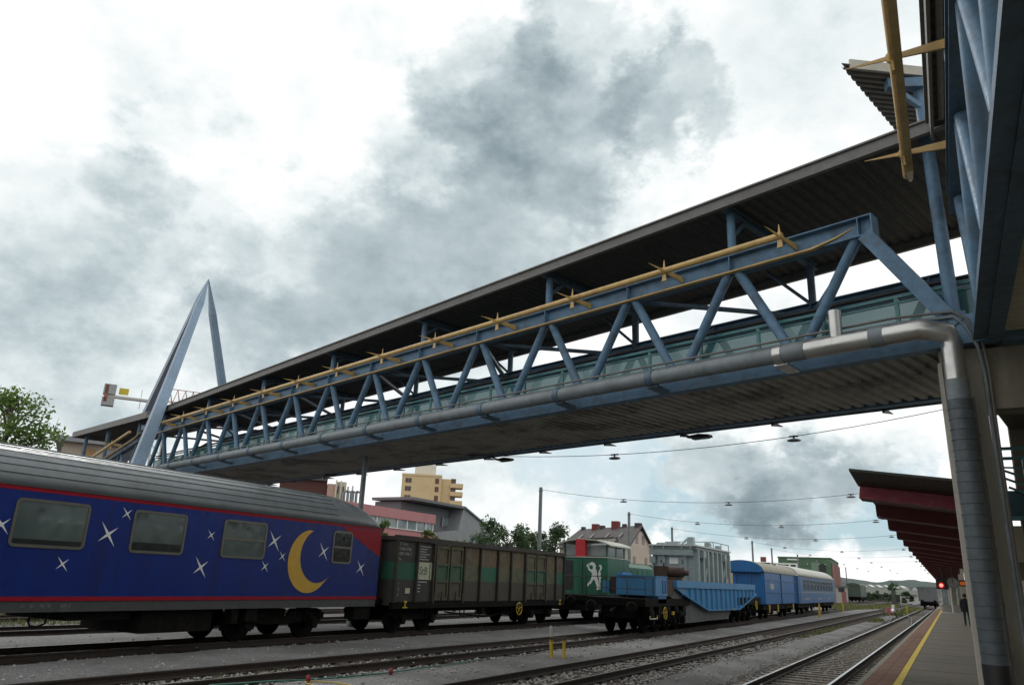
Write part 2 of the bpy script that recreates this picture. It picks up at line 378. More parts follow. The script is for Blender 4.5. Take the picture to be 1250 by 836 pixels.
# platform: asphalt deck, pale kerb, red-brown tiles along the edge, yellow safety line
PZ = .38
ASPH = mat('platform_asphalt', (.135, .122, .10), .9, var=.18, scale=18, dirt=(.09, .082, .068), dirt_amt=.6, dirt_scale=.5, bump=.3, bscale=120)
KERB = mat('platform_kerb', (.23, .22, .18), .9, var=.2, scale=5, dirt=(.12, .115, .09), dirt_amt=.5, bump=.2)
TILE = mat('edge_tile', (.165, .082, .05), .85, var=.25, scale=5, dirt=(.12, .07, .045), dirt_amt=.5, dirt_scale=3, bump=.2, bscale=60)
TILEJ = mat('tile_bedding', (.10, .075, .055), .95)
MB().box(-1.02, 9, -6, 260, -.3, PZ).build('platform', ASPH, kind='structure')
MB().box(-1.72, -1.62, -6, 260, -.3, PZ).build('platform_kerb', KERB, kind='structure')
pe = MB().box(-1.62, -1.02, -6, 260, -.3, PZ-.012).build('platform_edge_strip', TILEJ, kind='structure')
tme = [MB().box(-.121, .121, -.142, .142, -.012, .014+random.uniform(0, .004)).mesh('tile', TILE) for _ in range(4)]
y = 14.5
while y < 40:
    for c in (0, 1):
        inst('tile', tme[random.randrange(4)], pe, (-1.494+c*.248, y, PZ-.012+random.uniform(-.002, .002)), (random.uniform(-.006, .006), random.uniform(-.006, .006), 0))
    y += .296
MB().box(-1.616, -1.125, y-.14, 110, PZ-.012, PZ+.002).build('far_tiles', TILE, pe)
b = MB(); b.box(-1.115, -.985, -6, 104, PZ-.01, PZ+.008)
b.build('safety_line', YLINE, pe)

JNT = mat('platform_joint', (.045, .04, .033), .95)
pf = bpy.data.objects['platform']
for k, y in enumerate((17.9, 20.6, 23.4, 26.3, 29.2, 32.2, 35.3, 38.5, 42, 46, 50.5, 55, 60, 66, 73)): MB().box(-.975, 1.5, y-.012, y+.012, PZ-.01, PZ+.003).build('slab_joint', JNT, pf)

# weeds and grass
GRASS = mat('weed_leaf', (.115, .13, .035), .8, var=.5, scale=2)
def tufts(spots):
    b = MB()
    for cx, cy, rx, ry, n, h in spots:
        for _ in range(n):
            a = random.uniform(0, 6.28); r_ = math.sqrt(random.random()); x = cx+rx*r_*math.cos(a); y = cy+ry*r_*math.sin(a)
            hh = h*random.uniform(.4, 1.1); t = random.uniform(0, 6.28); w = .012+.02*random.random()*(1+cy/60)
            dx, dy = math.cos(t)*w, math.sin(t)*w; lx, ly = random.uniform(-.6, .6)*hh, random.uniform(-.6, .6)*hh
            z0 = -.2
            b.add([(x-dx, y-dy, z0), (x+dx, y+dy, z0), (x+lx, y+ly, z0+hh)], [(0, 1, 2)])
    b.build('weeds', GRASS, kind='stuff', label='yellow green weeds growing between the tracks', cat='weeds')
tufts([(-5.4, 70, .5, 5, 700, .25), (-5.4, 96, 1.0, 8, 1300, .35), (-11.8, 118, 3, 14, 2200, .5), (-14.5, 128, 2.5, 12, 1500, .5), (-4.9, 125, 1.2, 20, 1800, .4), (-9.5, 140, 2, 25, 2500, .5),
       (-26.3, 15, 1.0, 6, 1800, .3), (-33, 18, 2.0, 14, 5000, .5), (-10.6, 12.5, .35, 3, 260, .12), (-10.3, 24, .3, 5, 300, .12), (-16, 9.5, .35, 3, 260, .12), (-13.0, 13, .5, 2, 120, .1), (-6.4, 48, .4, 9, 300, .18)])

# ================================================================ FOOTBRIDGE
BA = R(17); BD = Vector((-math.cos(BA), math.sin(BA), 0)); BN = Vector((math.sin(BA), math.cos(BA), 0)); P0 = Vector((.41, 16.03, 0))
def bp(s, o, z): return P0+BD*s+BN*o+Vector((0, 0, z))
def corr(b, p0, p1, across, pitch, depth, m=0, flat=.55, thick=.0):
    """trapezoid sheet: ribs run along `across`, profile repeats from p0 to p1"""
    p0, p1, ac = Vector(p0), Vector(p1), Vector(across); L = (p1-p0).length; t = (p1-p0)/L; up = Vector((0, 0, 1))
    n = max(1, round(L/pitch)); pt = L/n; a = []
    for i in range(n):
        for f_, h in ((0, 0), (flat*.5, 0), (.5, depth), (.5+flat*.45, depth)):
            a.append(p0+t*(pt*(i+f_))+up*h)
    a.append(p0+t*L)
    k = len(a); b.add(a+[p+ac for p in a], [(i, i+1, k+i+1, k+i) for i in range(k-1)], False, m)
def ibeam(b, a, c, w, h, fl=.03, web=.02):
    a, c = Vector(a), Vector(c); u = Vector((0, 0, 1))
    b.bar(a+u*(h/2-fl/2), c+u*(h/2-fl/2), w, fl); b.bar(a-u*(h/2-fl/2), c-u*(h/2-fl/2), w, fl); b.bar(a, c, web, h-2*fl-.004)
br = thing('footbridge', tuple(bp(0, 0, 0)), 'long blue steel truss footbridge with flat roof crossing above all the tracks', 'footbridge')
NS = 14; ST = [1.27+3.07*k for k in range(NS)]; SB = [-.2+3.07*k for k in range(NS+1)]
BW = 4.3; ZB, ZT = 6.78, 9.43; LEN = 42.9
def zr(s): return 10.85-.0155*s       # lower edge of the roof fascia
for o in (0, BW):
    b = MB(); b.bar(bp(-1.0, o, ZB), bp(LEN, o, ZB), .3, .56); b.build('bottom_chord', STEEL, br)
    b = MB(); ibeam(b, bp(1.0, o, ZT), bp(LEN, o, ZT), .34, .46)
    b.bar(bp(1.0, o, ZT-.23), bp(1.0, o, ZT+.23), .36, .03, up=BD)
    for s_ in ST:
        for e in (-1, 1):
            b.bar(bp(s_+.02, o+e*.088, ZT-.2), bp(s_+.02, o+e*.088, ZT+.2), .02, .15, up=BN)
    b.build('top_chord', STEEL, br)
    for k in range(NS):
        t = bp(ST[k], o, ZT-.2)
        if k == 0:
            MB().bar(bp(SB[0]-.1, o, ZB+.1), bp(ST[0]-.1, o, ZT-.2), .36, .3, up=BD).build('end_diagonal', STEEL, br)
        else: MB().tube(bp(SB[k]+.16, o, ZB+.26), t-BD*.13, .115, n=14).build('diagonal', STEEL, br)
        MB().tube(bp(SB[k+1]-.16, o, ZB+.26), t+BD*.13, .115, n=14).build('diagonal', STEEL, br)
    for k in range(1, NS, 2):
        s_ = ST[k]; MB().tube(bp(s_, o, ZT+.22), bp(s_, o, zr(s_)+.03), .105, n=12).build('roof_post', STEEL if o == 0 else STEELD, br)
# wind bracing and cross beams
for k in range(0, NS-1, 2):
    MB().bar(bp(ST[k], .1, ZT-.15), bp(ST[k+1], BW-.1, ZT-.15), .12, .1).build('wind_brace', STEELD, br)
    MB().bar(bp(ST[k+1], BW-.1, ZT-.17), bp(min(ST[k]+6.14, LEN), .1, ZT-.17), .12, .1).build('wind_brace', STEELD, br)
for k in range(1, NS, 2):
    s_ = ST[k]; b = MB(); ibeam(b, bp(s_, -.45, zr(s_)+.10), bp(s_, BW+.35, zr(s_)+.10), .16, .18); b.build('roof_beam', STEELD, br)
    MB().bar(bp(s_, 0, ZT+.75), bp(s_, .75, zr(s_)+.12), .1, .1).build('knee_brace', STEELD, br)
    MB().tube(bp(s_, BW, ZT+.2), bp(s_+1.2, BW-.2, zr(s_)+.1), .05, n=8).build('strut', STEELD, br)
# roof: corrugated sheets bay by bay, fascia, upper skin
cuts = [-3.6]+[ST[k] for k in range(0, NS, 2)]+[LEN]
for a, c in zip(cuts, cuts[1:]):
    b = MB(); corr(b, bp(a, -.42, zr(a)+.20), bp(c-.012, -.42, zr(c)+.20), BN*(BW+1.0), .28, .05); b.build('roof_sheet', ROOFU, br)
zs_ = lambda s_, o, e: bp(s_, o, zr(s_)+e)
b = MB(); b.hexa([zs_(-3.6, -.4, .262), zs_(LEN, -.4, .262), zs_(LEN, BW+.6, .262), zs_(-3.6, BW+.6, .262), zs_(-3.6, -.4, .29), zs_(LEN, -.4, .29), zs_(LEN, BW+.6, .29), zs_(-3.6, BW+.6, .29)]); b.build('roof_skin', FASC, br)
for o in (-.47, BW+.63):
    b = MB(); b.bar(zs_(-3.6, o, .13), zs_(LEN, o, .13), .05, .25); b.bar(zs_(-3.6, o-.02, .275), zs_(LEN, o-.02, .275), .12, .04); b.bar(zs_(-3.6, o, -.005), zs_(LEN, o, -.005), .12, .02)
    b.build('fascia', FASC, br)
# deck and ribbed soffit
MB().hexa([bp(-1.2, .17, 6.68), bp(LEN, .17, 6.68), bp(LEN, BW-.17, 6.68), bp(-1.2, BW-.17, 6.68), bp(-1.2, .17, 6.95), bp(LEN, .17, 6.95), bp(LEN, BW-.17, 6.95), bp(-1.2, BW-.17, 6.95)]).build('deck', CONC, br)
for k in range(NS):
    a, c = SB[k]-(.9 if k == 0 else 0), SB[k+1]-.012
    if k == NS-1: c = LEN
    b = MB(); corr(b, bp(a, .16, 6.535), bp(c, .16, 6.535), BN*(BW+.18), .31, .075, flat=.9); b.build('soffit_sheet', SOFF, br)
b = MB(); b.bar(bp(-1, BW+.36, 6.56), bp(LEN, BW+.36, 6.56), .06, .14); b.build('edge_angle', STEELD, br)
# small pointed fins under the far edge
for k in range(1, NS+1):
    s_ = SB[k]; b = MB(); b.loft([[bp(s_-.03, BW+.3, 6.42), bp(s_+.03, BW+.3, 6.42), bp(s_+.03, BW+.3, 6.56), bp(s_-.03, BW+.3, 6.56)], [bp(s_-.008, BW+.95, 6.50), bp(s_+.008, BW+.95, 6.50), bp(s_+.008, BW+.95, 6.52), bp(s_-.008, BW+.95, 6.52)]])
    b.build('edge_fin', DARK, br)
# railings with glass infill
RGL = glass('railing_glass', (.085, .21, .225), .40, .08)
for o, sgn in ((.33, 1), (BW-.33, -1)):
    rl = thing('railing', LOC[br.name]); rl.parent = br; rl.location = (0, 0, 0)
    b = MB(); b.bar(bp(-.8, o, 7.86), bp(LEN, o, 7.86), .07, .06); b.build('top_rail', TEAL, rl)
    b = MB(); b.bar(bp(-.8, o, 7.73), bp(LEN, o, 7.73), .05, .04); b.build('second_rail', TEAL, rl)
    n = 28; st = (LEN+.6)/n
    for i in range(n+1):
        s_ = -.7+i*st; b = MB(); b.bar(bp(s_, o, 6.95), bp(s_, o, 7.84), .05, .08, up=BD); b.bar(bp(s_, o+sgn*.0, 7.0), bp(s_, o+sgn*.22, 6.96), .04, .05)
        b.build('post', TEAL, rl)
        if i < n:
            MB().bar(bp(s_+.03, o, 7.345), bp(s_+st-.03, o, 7.345), .012, .73).build('glass_pane', RGL, rl)
HR = MB(); HR.tube(bp(-1.4, .45, 8.02), bp(LEN, .45, 8.02), .045, n=8); HR.build('handrail', BLACK, br)
HR = MB(); HR.tube(bp(-1.4, BW-.45, 8.02), bp(LEN, BW-.45, 8.02), .06, n=8); HR.build('handrail', BLACK, br)

# ochre tube with pointed outriggers in front of the top chord
def outrig_tube(name, label, o0, o1, tube_pts, strip_pts, stations, out, z):
    root = thing(name, tuple(tube_pts[0]*1.0-Vector((0, 0, tube_pts[0].z))), label, 'ornament')
    tube_pts = [Vector(p) for p in tube_pts]
    MB().path(tube_pts, .08, 14).build('tube', YEL, root)
    d = (tube_pts[-1]-tube_pts[0]).normalized()
    # lower strip, ends tapering to an upturned point
    b = MB(); sp = [Vector(p) for p in strip_pts]; b.bar(sp[0], sp[-1], .12, .04)
    b.bar(sp[0], sp[0]-d*.55+Vector((0, 0, .10)), .12, .04, .08, .03); b.bar(sp[0]-d*.55+Vector((0, 0, .10)), sp[0]-d*.95+Vector((0, 0, .24)), .08, .03, .012, .01)
    b.build('lower_strip', YEL, root)
    for c in stations:
        c = Vector(c)
        b = MB(); b.bar(c-out*.80, c+out*.66, .045, .17, .008, .008, up=(0, 0, 1)); b.build('spike', YEL, root)
        b = MB(); b.bar(c+Vector((0, 0, -.27)), c+Vector((0, 0, .29)), .04, .13, .012, .012, up=d); b.build('fin', YEL, root)
        b = MB(); b.path([c-d*.035, c+d*.035], .09, 14); b.build('collar', YEL, root)
    return root
OT = -.82; ZY = 9.42
stn = [bp(2.72+3.045*k, OT, ZY) for k in range(13)]
outrig_tube('ochre_tube', 'long ochre tube with pointed outriggers running along the footbridge truss', 0, 0, [bp(2.66, OT, ZY), bp(41.0, OT, ZY)], [bp(2.2, -.42, 9.08), bp(41.2, -.42, 9.08)], stn, -BN, ZY)

# ---------------------------------------------------------------- heating duct along the bridge and down the pier
dk = thing('insulated_duct', tuple(bp(.1, -.72, 0.38)), 'round grey insulated duct along the bridge, silver at its elbow, dropping down the pier', 'duct')
DO, DZ, DR = -.72, 6.74, .19
dz = lambda s_: DZ+.004*s_
COLX, COLY = .53, 15.52
ex = bp(.0, DO, dz(0))
b = MB(); b.path([bp(2.35, DO, dz(2)), bp(.32, DO, dz(0))], DR, 20); b.build('silver_run', GALV, dk)
b = MB(); b.path([bp(.32, DO, dz(0)), bp(.18, DO, dz(0)-.0), Vector((.50, COLY-.06, DZ-.10)), Vector((COLX, COLY, DZ-.28)), Vector((COLX, COLY, DZ-.40))], DR, 20); b.build('elbow', GALV, dk)
MB().path([(COLX, COLY, DZ-.40), (COLX, COLY, 5.75)], DR-.002, 20).build('silver_drop', GALV, dk)
MB().path([(COLX, COLY, 5.75), (COLX, COLY, 5.38)], DR+.002, 20).build('grey_drop', PIPEG, dk)
zc = 5.38
while zc > 1.0:
    z2 = max(zc-.185, .96)
    b = MB(); b.path([(COLX, COLY, zc-.004), (COLX, COLY, z2+.012)], DR+.012, 20); b.path([(COLX, COLY, z2+.022), (COLX, COLY, z2)], DR+.02, 20); b.build('wrap_segment', WRAP, dk); zc = z2
MB().path([(COLX, COLY, .98), (COLX, COLY, .38)], DR+.018, 20).build('boot', BLACK, dk)
b = MB(); b.path([bp(1.05, DO, dz(1)), bp(.78, DO, dz(1))], DR+.006, 20); b.build('joint_sleeve', PIPEG, dk)
MB().tube(bp(1.72, DO, dz(1.7)), bp(1.72, DO, 7.46), .125, n=18).build('vent_stub', GALV, dk)
cuts = [2.35, 2.95]+[3.2+3.07*k for k in range(1, 12)]+[38.5]
for i, (a, c) in enumerate(zip(cuts, cuts[1:])):
    b = MB(); b.path([bp(a+.01, DO, dz(a)), bp(c-.01, DO, dz(c))], DR-(.012 if i else -.002), 18); b.build('pipe_run', PIPEG, dk)
    b = MB(); b.path([bp(c-.09, DO, dz(c)), bp(c+.09, DO, dz(c))], DR+.012, 18)
    b.bar(bp(c, DO, dz(c)-.2), bp(c, -.1, dz(c)-.24), .3, .05); b.bar(bp(c-.1, DO+.0, dz(c)-.22), bp(c-.1, -.12, 6.95), .04, .04); b.build('pipe_bracket', STEELD if i else GALV, dk)
b = MB(); b.path([bp(1.9, DO, dz(1.9)), bp(1.75, DO, dz(1.9))], DR+.004, 18); b.build('joint_sleeve', GALV, dk)
# two conduits above the duct that curl down to the pier
for i, (o, z) in enumerate(((-.38, 7.06), (-.44, 7.16))):
    pts = [bp(38, o, z+.1), bp(20, o, z+.05), bp(.7, o, z)]+[Vector(p) for p in ((.62, 15.75, z-.02), (.80+.05*i, 15.72, z-.22), (.95+.08*i, 15.74, z-.65), (1.0+.07*i, 15.78, z-1.2), (1.0+.06*i, 15.86, z-2.0), (.99+.05*i, 15.9, 2.6), (.99+.05*i, 15.9, .38))]
    b = MB(); b.path(pts, .028 if i else .035, 8)
    b.build('conduit', FASC if i else PIPEG, None, ['thin lower conduit over the duct curling down the pier', 'thin upper conduit over the duct curling down the pier'][i], 'conduit', 'conduits')

# ---------------------------------------------------------------- pier
pr = thing('bridge_pier', (.62, 16.4, .38), 'tall concrete pier carrying the bridge corner beside the platform', 'pier')
b = MB(); b.box(.31, .97, 15.98, 16.75, .38, 6.45); b.build('shaft', CONC, pr)
b = MB(); b.box(.27, .335, 15.93, 16.80, .38, 6.2); b.build('lit_edge_strip', CONCL, pr)  # pale colour stands for sky light on the pier's left edge
b = MB(); b.box(.985, 6.5, 15.99, 16.6, 5.28, 6.43); b.build('cross_head', CONC, pr)
b = MB(); b.tube((.76, 15.92, .38), (.76, 15.92, 5.5), .028, n=10); b.build('downpipe', FASC, pr)
for z in (1.05, 1.9, 2.8, 3.9, 4.8): MB().box(.72, .80, 15.9, 15.985, z, z+.03).build('clip', FASC, pr)

# ---------------------------------------------------------------- raised walkway along the platform (arm of the bridge above the camera)
ar = thing('raised_walkway', (3, 8, 6.4), 'raised walkway with blue truss and roof running overhead along the platform', 'walkway')
AX0 = .98
b = MB(); b.box(AX0-.10, AX0+.12, -8, 15.6, 6.50, 6.66); b.build('bottom_chord', STEELD, ar)
b = MB(); b.box(AX0+.125, AX0+.36, -8, 15.6, 6.46, 6.56); b.build('edge_beam', STEELD, ar)
b = MB(); ibeam(b, (AX0, -8, 9.43), (AX0, 15.9, 9.43), .34, .46); b.build('top_chord', STEELD, ar)
tn = [12.35+2.95*k for k in range(-6, 2)]
for y in tn:
    for e in (-1, 1):
        if y+e*1.47 > 15.6: continue
        MB().tube((AX0+.02, y+e*.1, 9.22), (AX0+.02, y+e*1.40, 6.66), .125, n=14).build('diagonal', STEEL, ar)
for y in (12.35, 6.45, .55): MB().tube((AX0, y, 9.6), (AX0, y, 10.75), .105, n=12).build('roof_post', STEELD, ar)
b = MB(); corr(b, (.72, -8, 10.86), (.72, 15.3, 10.86), (5.2, 0, 0), .28, .05); b.build('roof_sheet', ROOFU, ar)
MB().box(.70, 5.95, -8, 15.3, 10.92, 10.96).build('roof_skin', FASC, ar)
b = MB(); b.box(.66, .715, -8, 15.3, 10.58, 11.0); b.box(.60, .70, -8, 15.3, 10.97, 11.02); b.build('fascia', FASC, ar)
b = MB(); b.tube((.84, -8, 10.62), (.84, 14.6, 10.62), .055, n=10); b.build('gutter_pipe', FASC, ar)
for y in (2.9, 5.9, 8.9, 11.9, 14.9): MB().box(.9, 5.9, y-.08, y+.08, 10.6, 10.82).build('roof_beam', STEELD, ar)
MB().box(AX0+.12, 5.8, -8, 15.6, 6.72, 6.98).build('deck', CONC, ar)
for y0, y1 in ((-8, 4.55), (4.6, 10.52), (10.62, 15.6)):
    b = MB(); corr(b, (AX0+.37, y0, 6.58), (AX0+.37, y1, 6.58), (4.6, 0, 0), .2, .02, flat=.9); b.build('soffit_panel', SOFF2, ar)
MB().box(AX0+.36, 5.8, 15.55, 15.97, 6.43, 7.0).build('end_beam', STEELD, ar)
b = MB(); b.box(AX0+.05, AX0+.2, 13.0, 18.0, 7.05, 7.10); b.build('kick_plate', STEELD, ar)
out = Vector((-1, 0, 0))
outrig_tube('ochre_tube', 'short ochre tube with pointed outriggers on the raised walkway overhead', 0, 0, [Vector((.17, 15.05, 9.78)), Vector((.06, -6, 9.78))], [Vector((.21, 14.5, 9.60)), Vector((.12, -6, 9.60))],
            [Vector((.14, 14.14, 9.78)), Vector((.12, 11.13, 9.78)), Vector((.10, 8.1, 9.78)), Vector((.08, 5.1, 9.78))], out, 9.78)
# corner mast and the little high roof it carries
cm = thing('corner_mast', (.62, 16.0, 7.0), 'tall blue round mast at the bridge corner holding a small corrugated roof', 'mast')
MB().tube((.645, 15.98, 7.15), (.60, 15.98, 12.2), .13, .12, n=18).build('post', STEEL, cm)
MB().box(.45, .84, 15.8, 16.2, 6.6, 7.16).build('foot', STEELD, cm)
MB().bar((.0, 15.6, 12.27), (1.4, 16.2, 12.27), .2, .22).build('cross_beam', STEEL, cm)
MB().bar((.58, 15.9, 11.75), (.15, 15.66, 12.15), .1, .1).build('knee_brace', STEEL, cm)
HRF = mat('high_roof_underside', (.17, .165, .15), .7, var=.2)
A_, B_, C_ = Vector((-.77, 14.8, 12.42)), Vector((1.9, 16.65, 12.42)), Vector((.10, 17.9, 12.42))
b = MB(); corr(b, A_, C_, B_-A_, .24, .07, flat=.9); b.build('roof_sheet', HRF, cm)
e1 = (B_-A_).normalized(); e2 = (C_-A_).normalized()
b = MB(); b.bar(A_+e1*.18+Vector((0, 0, .10)), B_+Vector((0, 0, .10)), .05, .22); b.build('fascia', CONCL, cm)
b = MB(); z_ = Vector((0, 0, .09)); b.prism([A_+z_, B_+z_, B_+e2*3.2+z_, C_+z_], (0, 0, .02)); b.build('roof_skin', FASC, cm)
# gusset behind the mast, end of the bridge
b = MB(); b.prism([bp(-1.6, 1.6, 6.55), bp(-1.6, 1.6, 7.05), bp(-.3, 1.6, 8.5), bp(.3, 1.6, 8.5), bp(-.4, 1.6, 6.55)], BN*.12); b.build('end_gusset', STEELD, br)

# ---------------------------------------------------------------- pylon
py = thing('pylon', tuple(bp(44.6, 2.3, 0)), 'pointed blue steel three legged pylon rising above the far bridge end', 'pylon')
def onB(px, py_, off):
    d_ = ray(px, py_); o_ = P0+BN*off; t = BN.dot(o_)/BN.dot(Vector((d_.x, d_.y, 0))); return Vector((0, 0, H))+d_*t
apx = onB(254, 345, 2.3)
def leg(name, through, w, h, mm):
    d_ = through-apx; foot = apx+d_*((-.2-apx.z)/d_.z); neck = apx+d_.normalized()*2.2
    b = MB(); b.bar(foot, neck, w, h, .42, .4, up=BN); b.bar(neck, apx+Vector((0, 0, .25)), .42, .4, .04, .04, up=BN); return b.build(name, mm, py)
leg('front_leg', onB(193, 502, -.95), .85, .75, PYL)
leg('back_leg', onB(179.5, 502, 5.2), .8, .7, PYL)
leg('far_leg', onB(272, 475, 5.2), .72, .6, PYL)
MB().bar(bp(42.6, -.7, 9.55), bp(42.8, .2, 9.55), .35, .3).build('bridge_bracket', STEELD, py)

# landing beyond the pylon: the roof goes on, a covered stair drops away
ld = thing('far_landing', tuple(bp(50, 1.5, 0)), 'covered far landing with descending stair beyond the pylon', 'stair')
e0 = bp(42.95, -.45, zr(LEN)); e1_ = AZ(88, 534, 10.25); dL = (e1_-e0); dL.z = 0; LL = dL.length; dL.normalize(); nL = Vector((-dL.y, dL.x, 0))
if nL.y < 0: nL = -nL
def lp(s, o, z): return Vector((e0.x, e0.y, 0))+dL*s+nL*o+Vector((0, 0, z))
b = MB(); corr(b, lp(.1, .05, 10.5), lp(LL, .05, 10.55), nL*4.6, .3, .05); b.build('roof_sheet', ROOFU, ld)
b = MB(); b.bar(lp(.1, 0, 10.4), lp(LL, 0, 10.45), .05, .36); b.bar(lp(LL, 0, 10.45), lp(LL, 4.7, 10.45), .05, .36); b.build('fascia', FASC, ld)
b = MB(); b.hexa([lp(.1, 0, 10.57), lp(LL, 0, 10.6), lp(LL, 4.7, 10.6), lp(.1, 4.7, 10.57), lp(.1, 0, 10.62), lp(LL, 0, 10.65), lp(LL, 4.7, 10.65), lp(.1, 4.7, 10.62)]); b.build('roof_skin', FASC, ld)
for s_ in (2.2, 7.5, LL-1.5):
    for o in (.5, 4.2): MB().tube(lp(s_, o, 2), lp(s_, o, 10.45), .12, n=10).build('post', STEELD, ld)
# stair: sloping chord and diagonals
pA, pB = lp(.6, .25, 9.3), lp(LL*.78, .25, 7.6); sl_ = (pB-pA).normalized()
for o in (.25, 4.3):
    a, c = lp(.6, o, 9.2), lp(LL*1.05, o, 6.7)
    b = MB(); ibeam(b, a, c, .34, .46); b.build('stair_chord', STEELD, ld)
    b = MB(); b.bar(a-Vector((0, 0, 2.4)), c-Vector((0, 0, 2.4)), .3, .5); b.build('stair_stringer', STEELD, ld)
    for k in range(5):
        t0, t1 = a.lerp(c, k/5+.05), a.lerp(c, k/5+.15); MB().tube(t0, t1-Vector((0, 0, 2.3)), .11, n=10).build('diagonal', STEELD, ld)
        MB().tube(a.lerp(c, k/5+.24), t1-Vector((0, 0, 2.3)), .11, n=10).build('diagonal', STEELD, ld)
a, c = lp(.9, -.5, 9.38), lp(LL*1.0, -.5, 7.0); dd = (c-a).normalized()
outrig_tube('ochre_tube', 'ochre tube with pointed outriggers sloping down beyond the pylon', 0, 0, [a, c], [a+Vector((0, 0, -.4))+nL*.3, c+Vector((0, 0, -.4))+nL*.3], [a.lerp(c, t) for t in (.22, .55, .86)], -nL, 9)
# end support wall below the landing, hidden mostly by the coach
# lamps under the bridge edge
for i, (px, py_) in enumerate(((855, 533), (617, 561), (402, 580))):
    c = AZ(px, py_, 6.30); s_ = (c-P0).dot(BD); o = (c-P0).dot(BN)
    t = thing('bridge_lamp', tuple(bp(s_, BW+.3, 6.4)), ['flat street lamp under the bridge edge nearest the platform', 'flat street lamp under the middle of the bridge edge', 'flat street lamp under the bridge edge above the sleeping car'][i], 'lamp', 'lamps under the bridge')
    MB().bar(bp(s_+.9, BW+.1, 6.5), c+BD*.35+Vector((0, 0, .02)), .05, .05).build('arm', DARK, t)
    b = MB(); q0, q1 = c+BD*.45, c-BD*.35; b.loft([[q0+Vector((0, 0, z))+BN*w for w, z in ((-.06, 0), (.06, 0), (.06, .06), (-.06, .06))], [c+Vector((0, 0, z))+BN*w for w, z in ((-.17, -.05), (.17, -.05), (.12, .08), (-.12, .08))], [q1+Vector((0, 0, z))+BN*w for w, z in ((-.13, -.04), (.13, -.04), (.1, .03), (-.1, .03))]])
    b.build('lamp_head', DARK, t)
    MB().bar(c+BD*.25+Vector((0, 0, -.06)), c-BD*.28+Vector((0, 0, -.055)), .2, .02).build('lamp_glass', PIPEG, t)

# ---------------------------------------------------------------- platform canopy
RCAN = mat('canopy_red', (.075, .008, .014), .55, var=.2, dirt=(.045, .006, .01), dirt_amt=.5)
CFAS = mat('canopy_fascia', (.032, .033, .030), .6, var=.2)
cn = thing('platform_canopy', (1.5, 60, .38), 'dark red folded plate canopy over the platform beyond the pier', 'canopy')
Y0, PER, CXL, CXR = 18.25, 4.65, -1.5, 1.05
zlo, zhi = 3.95, 4.24
def cz(x, z): return z-.14*(x-CXL)
k = 0; y = Y0
while y < 112:
    b = MB()
    prof = [(y, zlo), (y+.65, zlo-.0), (y+1.9, zhi), (y+PER-.16, zhi), (y+PER, zlo+.004)]
    pts = [(CXL, yy, cz(CXL, zz_)) for yy, zz_ in prof]; pts2 = [(CXR, yy, cz(CXR, zz_)) for yy, zz_ in prof]
    n = len(pts); b.add(pts+pts2, [(i, i+1, n+i+1, n+i) for i in range(n-1)])
    b.build('folded_plate', RCAN, cn); y += PER
MB().hexa([(CXL+.0, Y0, cz(CXL, 4.27)), (CXR, Y0, cz(CXR, 4.27)), (CXR, y, cz(CXR, 4.27)), (CXL, y, cz(CXL, 4.27)), (CXL, Y0, cz(CXL, 4.33)), (CXR, Y0, cz(CXR, 4.33)), (CXR, y, cz(CXR, 4.33)), (CXL, y, cz(CXL, 4.33))]).build('roof_skin', CFAS, cn)
# end face: red beam under a dark overhanging eave
b = MB(); b.hexa([(CXL, Y0-.02, cz(CXL, 4.20)), (CXR, Y0-.02, cz(CXR, 4.20)), (CXR, Y0-1.55, cz(CXR, 4.33)), (CXL-.02, Y0-1.55, cz(CXL, 4.33)), (CXL, Y0-.02, cz(CXL, 4.25)), (CXR, Y0-.02, cz(CXR, 4.25)), (CXR, Y0-1.55, cz(CXR, 4.38)), (CXL-.02, Y0-1.55, cz(CXL, 4.38))]); b.build('end_eave', CFAS, cn)
b = MB(); b.bar((CXL+.02, Y0-.06, cz(CXL, 4.07)), (CXR, Y0-.06, cz(CXR, 4.07)), .09, .26); b.bar((CXL+.02, Y0-.115, cz(CXL, 4.06)), (CXR, Y0-.115, cz(CXR, 4.06)), .02, .05); b.build('end_beam', mat('canopy_beam_red', (.20, .013, .03), .5, var=.15), cn)
for i, yy in enumerate((32, 46, 60, 74)):
    b = MB(); b.box(.72, .92, yy-.11, yy+.11, PZ, 3.85); b.build('column', CONCL, cn)
tube_l = MB(); tube_l.box(-.25, .2, 29.95, 30.05, 3.86, 3.90)

# ---------------------------------------------------------------- station building side: wall, stair with teal balustrade
sb = thing('station_building', (3.5, 40, .38), 'beige station building with stair behind the pier at right', 'building')
WALL = mat('beige_render', (.45, .41, .30), .85, var=.1, scale=2, dirt=(.25, .22, .16), dirt_amt=.5, dirt_scale=.6)
WALLD = mat('brown_panel', (.12, .10, .075), .7, var=.2)
MB().box(1.25, 6, 20.2, 21.4, 2.75, 3.52).build('landing_parapet', WALL, sb)
MB().box(1.23, 6, 20.1, 21.5, 2.4, 2.75).build('landing_slab', WALLD, sb)
MB().box(1.55, 6, 21.6, 110, .38, 3.6).build('wall', WALL, sb)
b = MB()
for i in range(9):
    MB().box(1.50, 1.56, 24+i*9, 26.2+i*9, .9, 3.0).build('window', WALLD, sb)
MB().box(1.62, 2.3, 19.6, 20.0, .38, 4.0).build('pilaster', WALLD, sb)
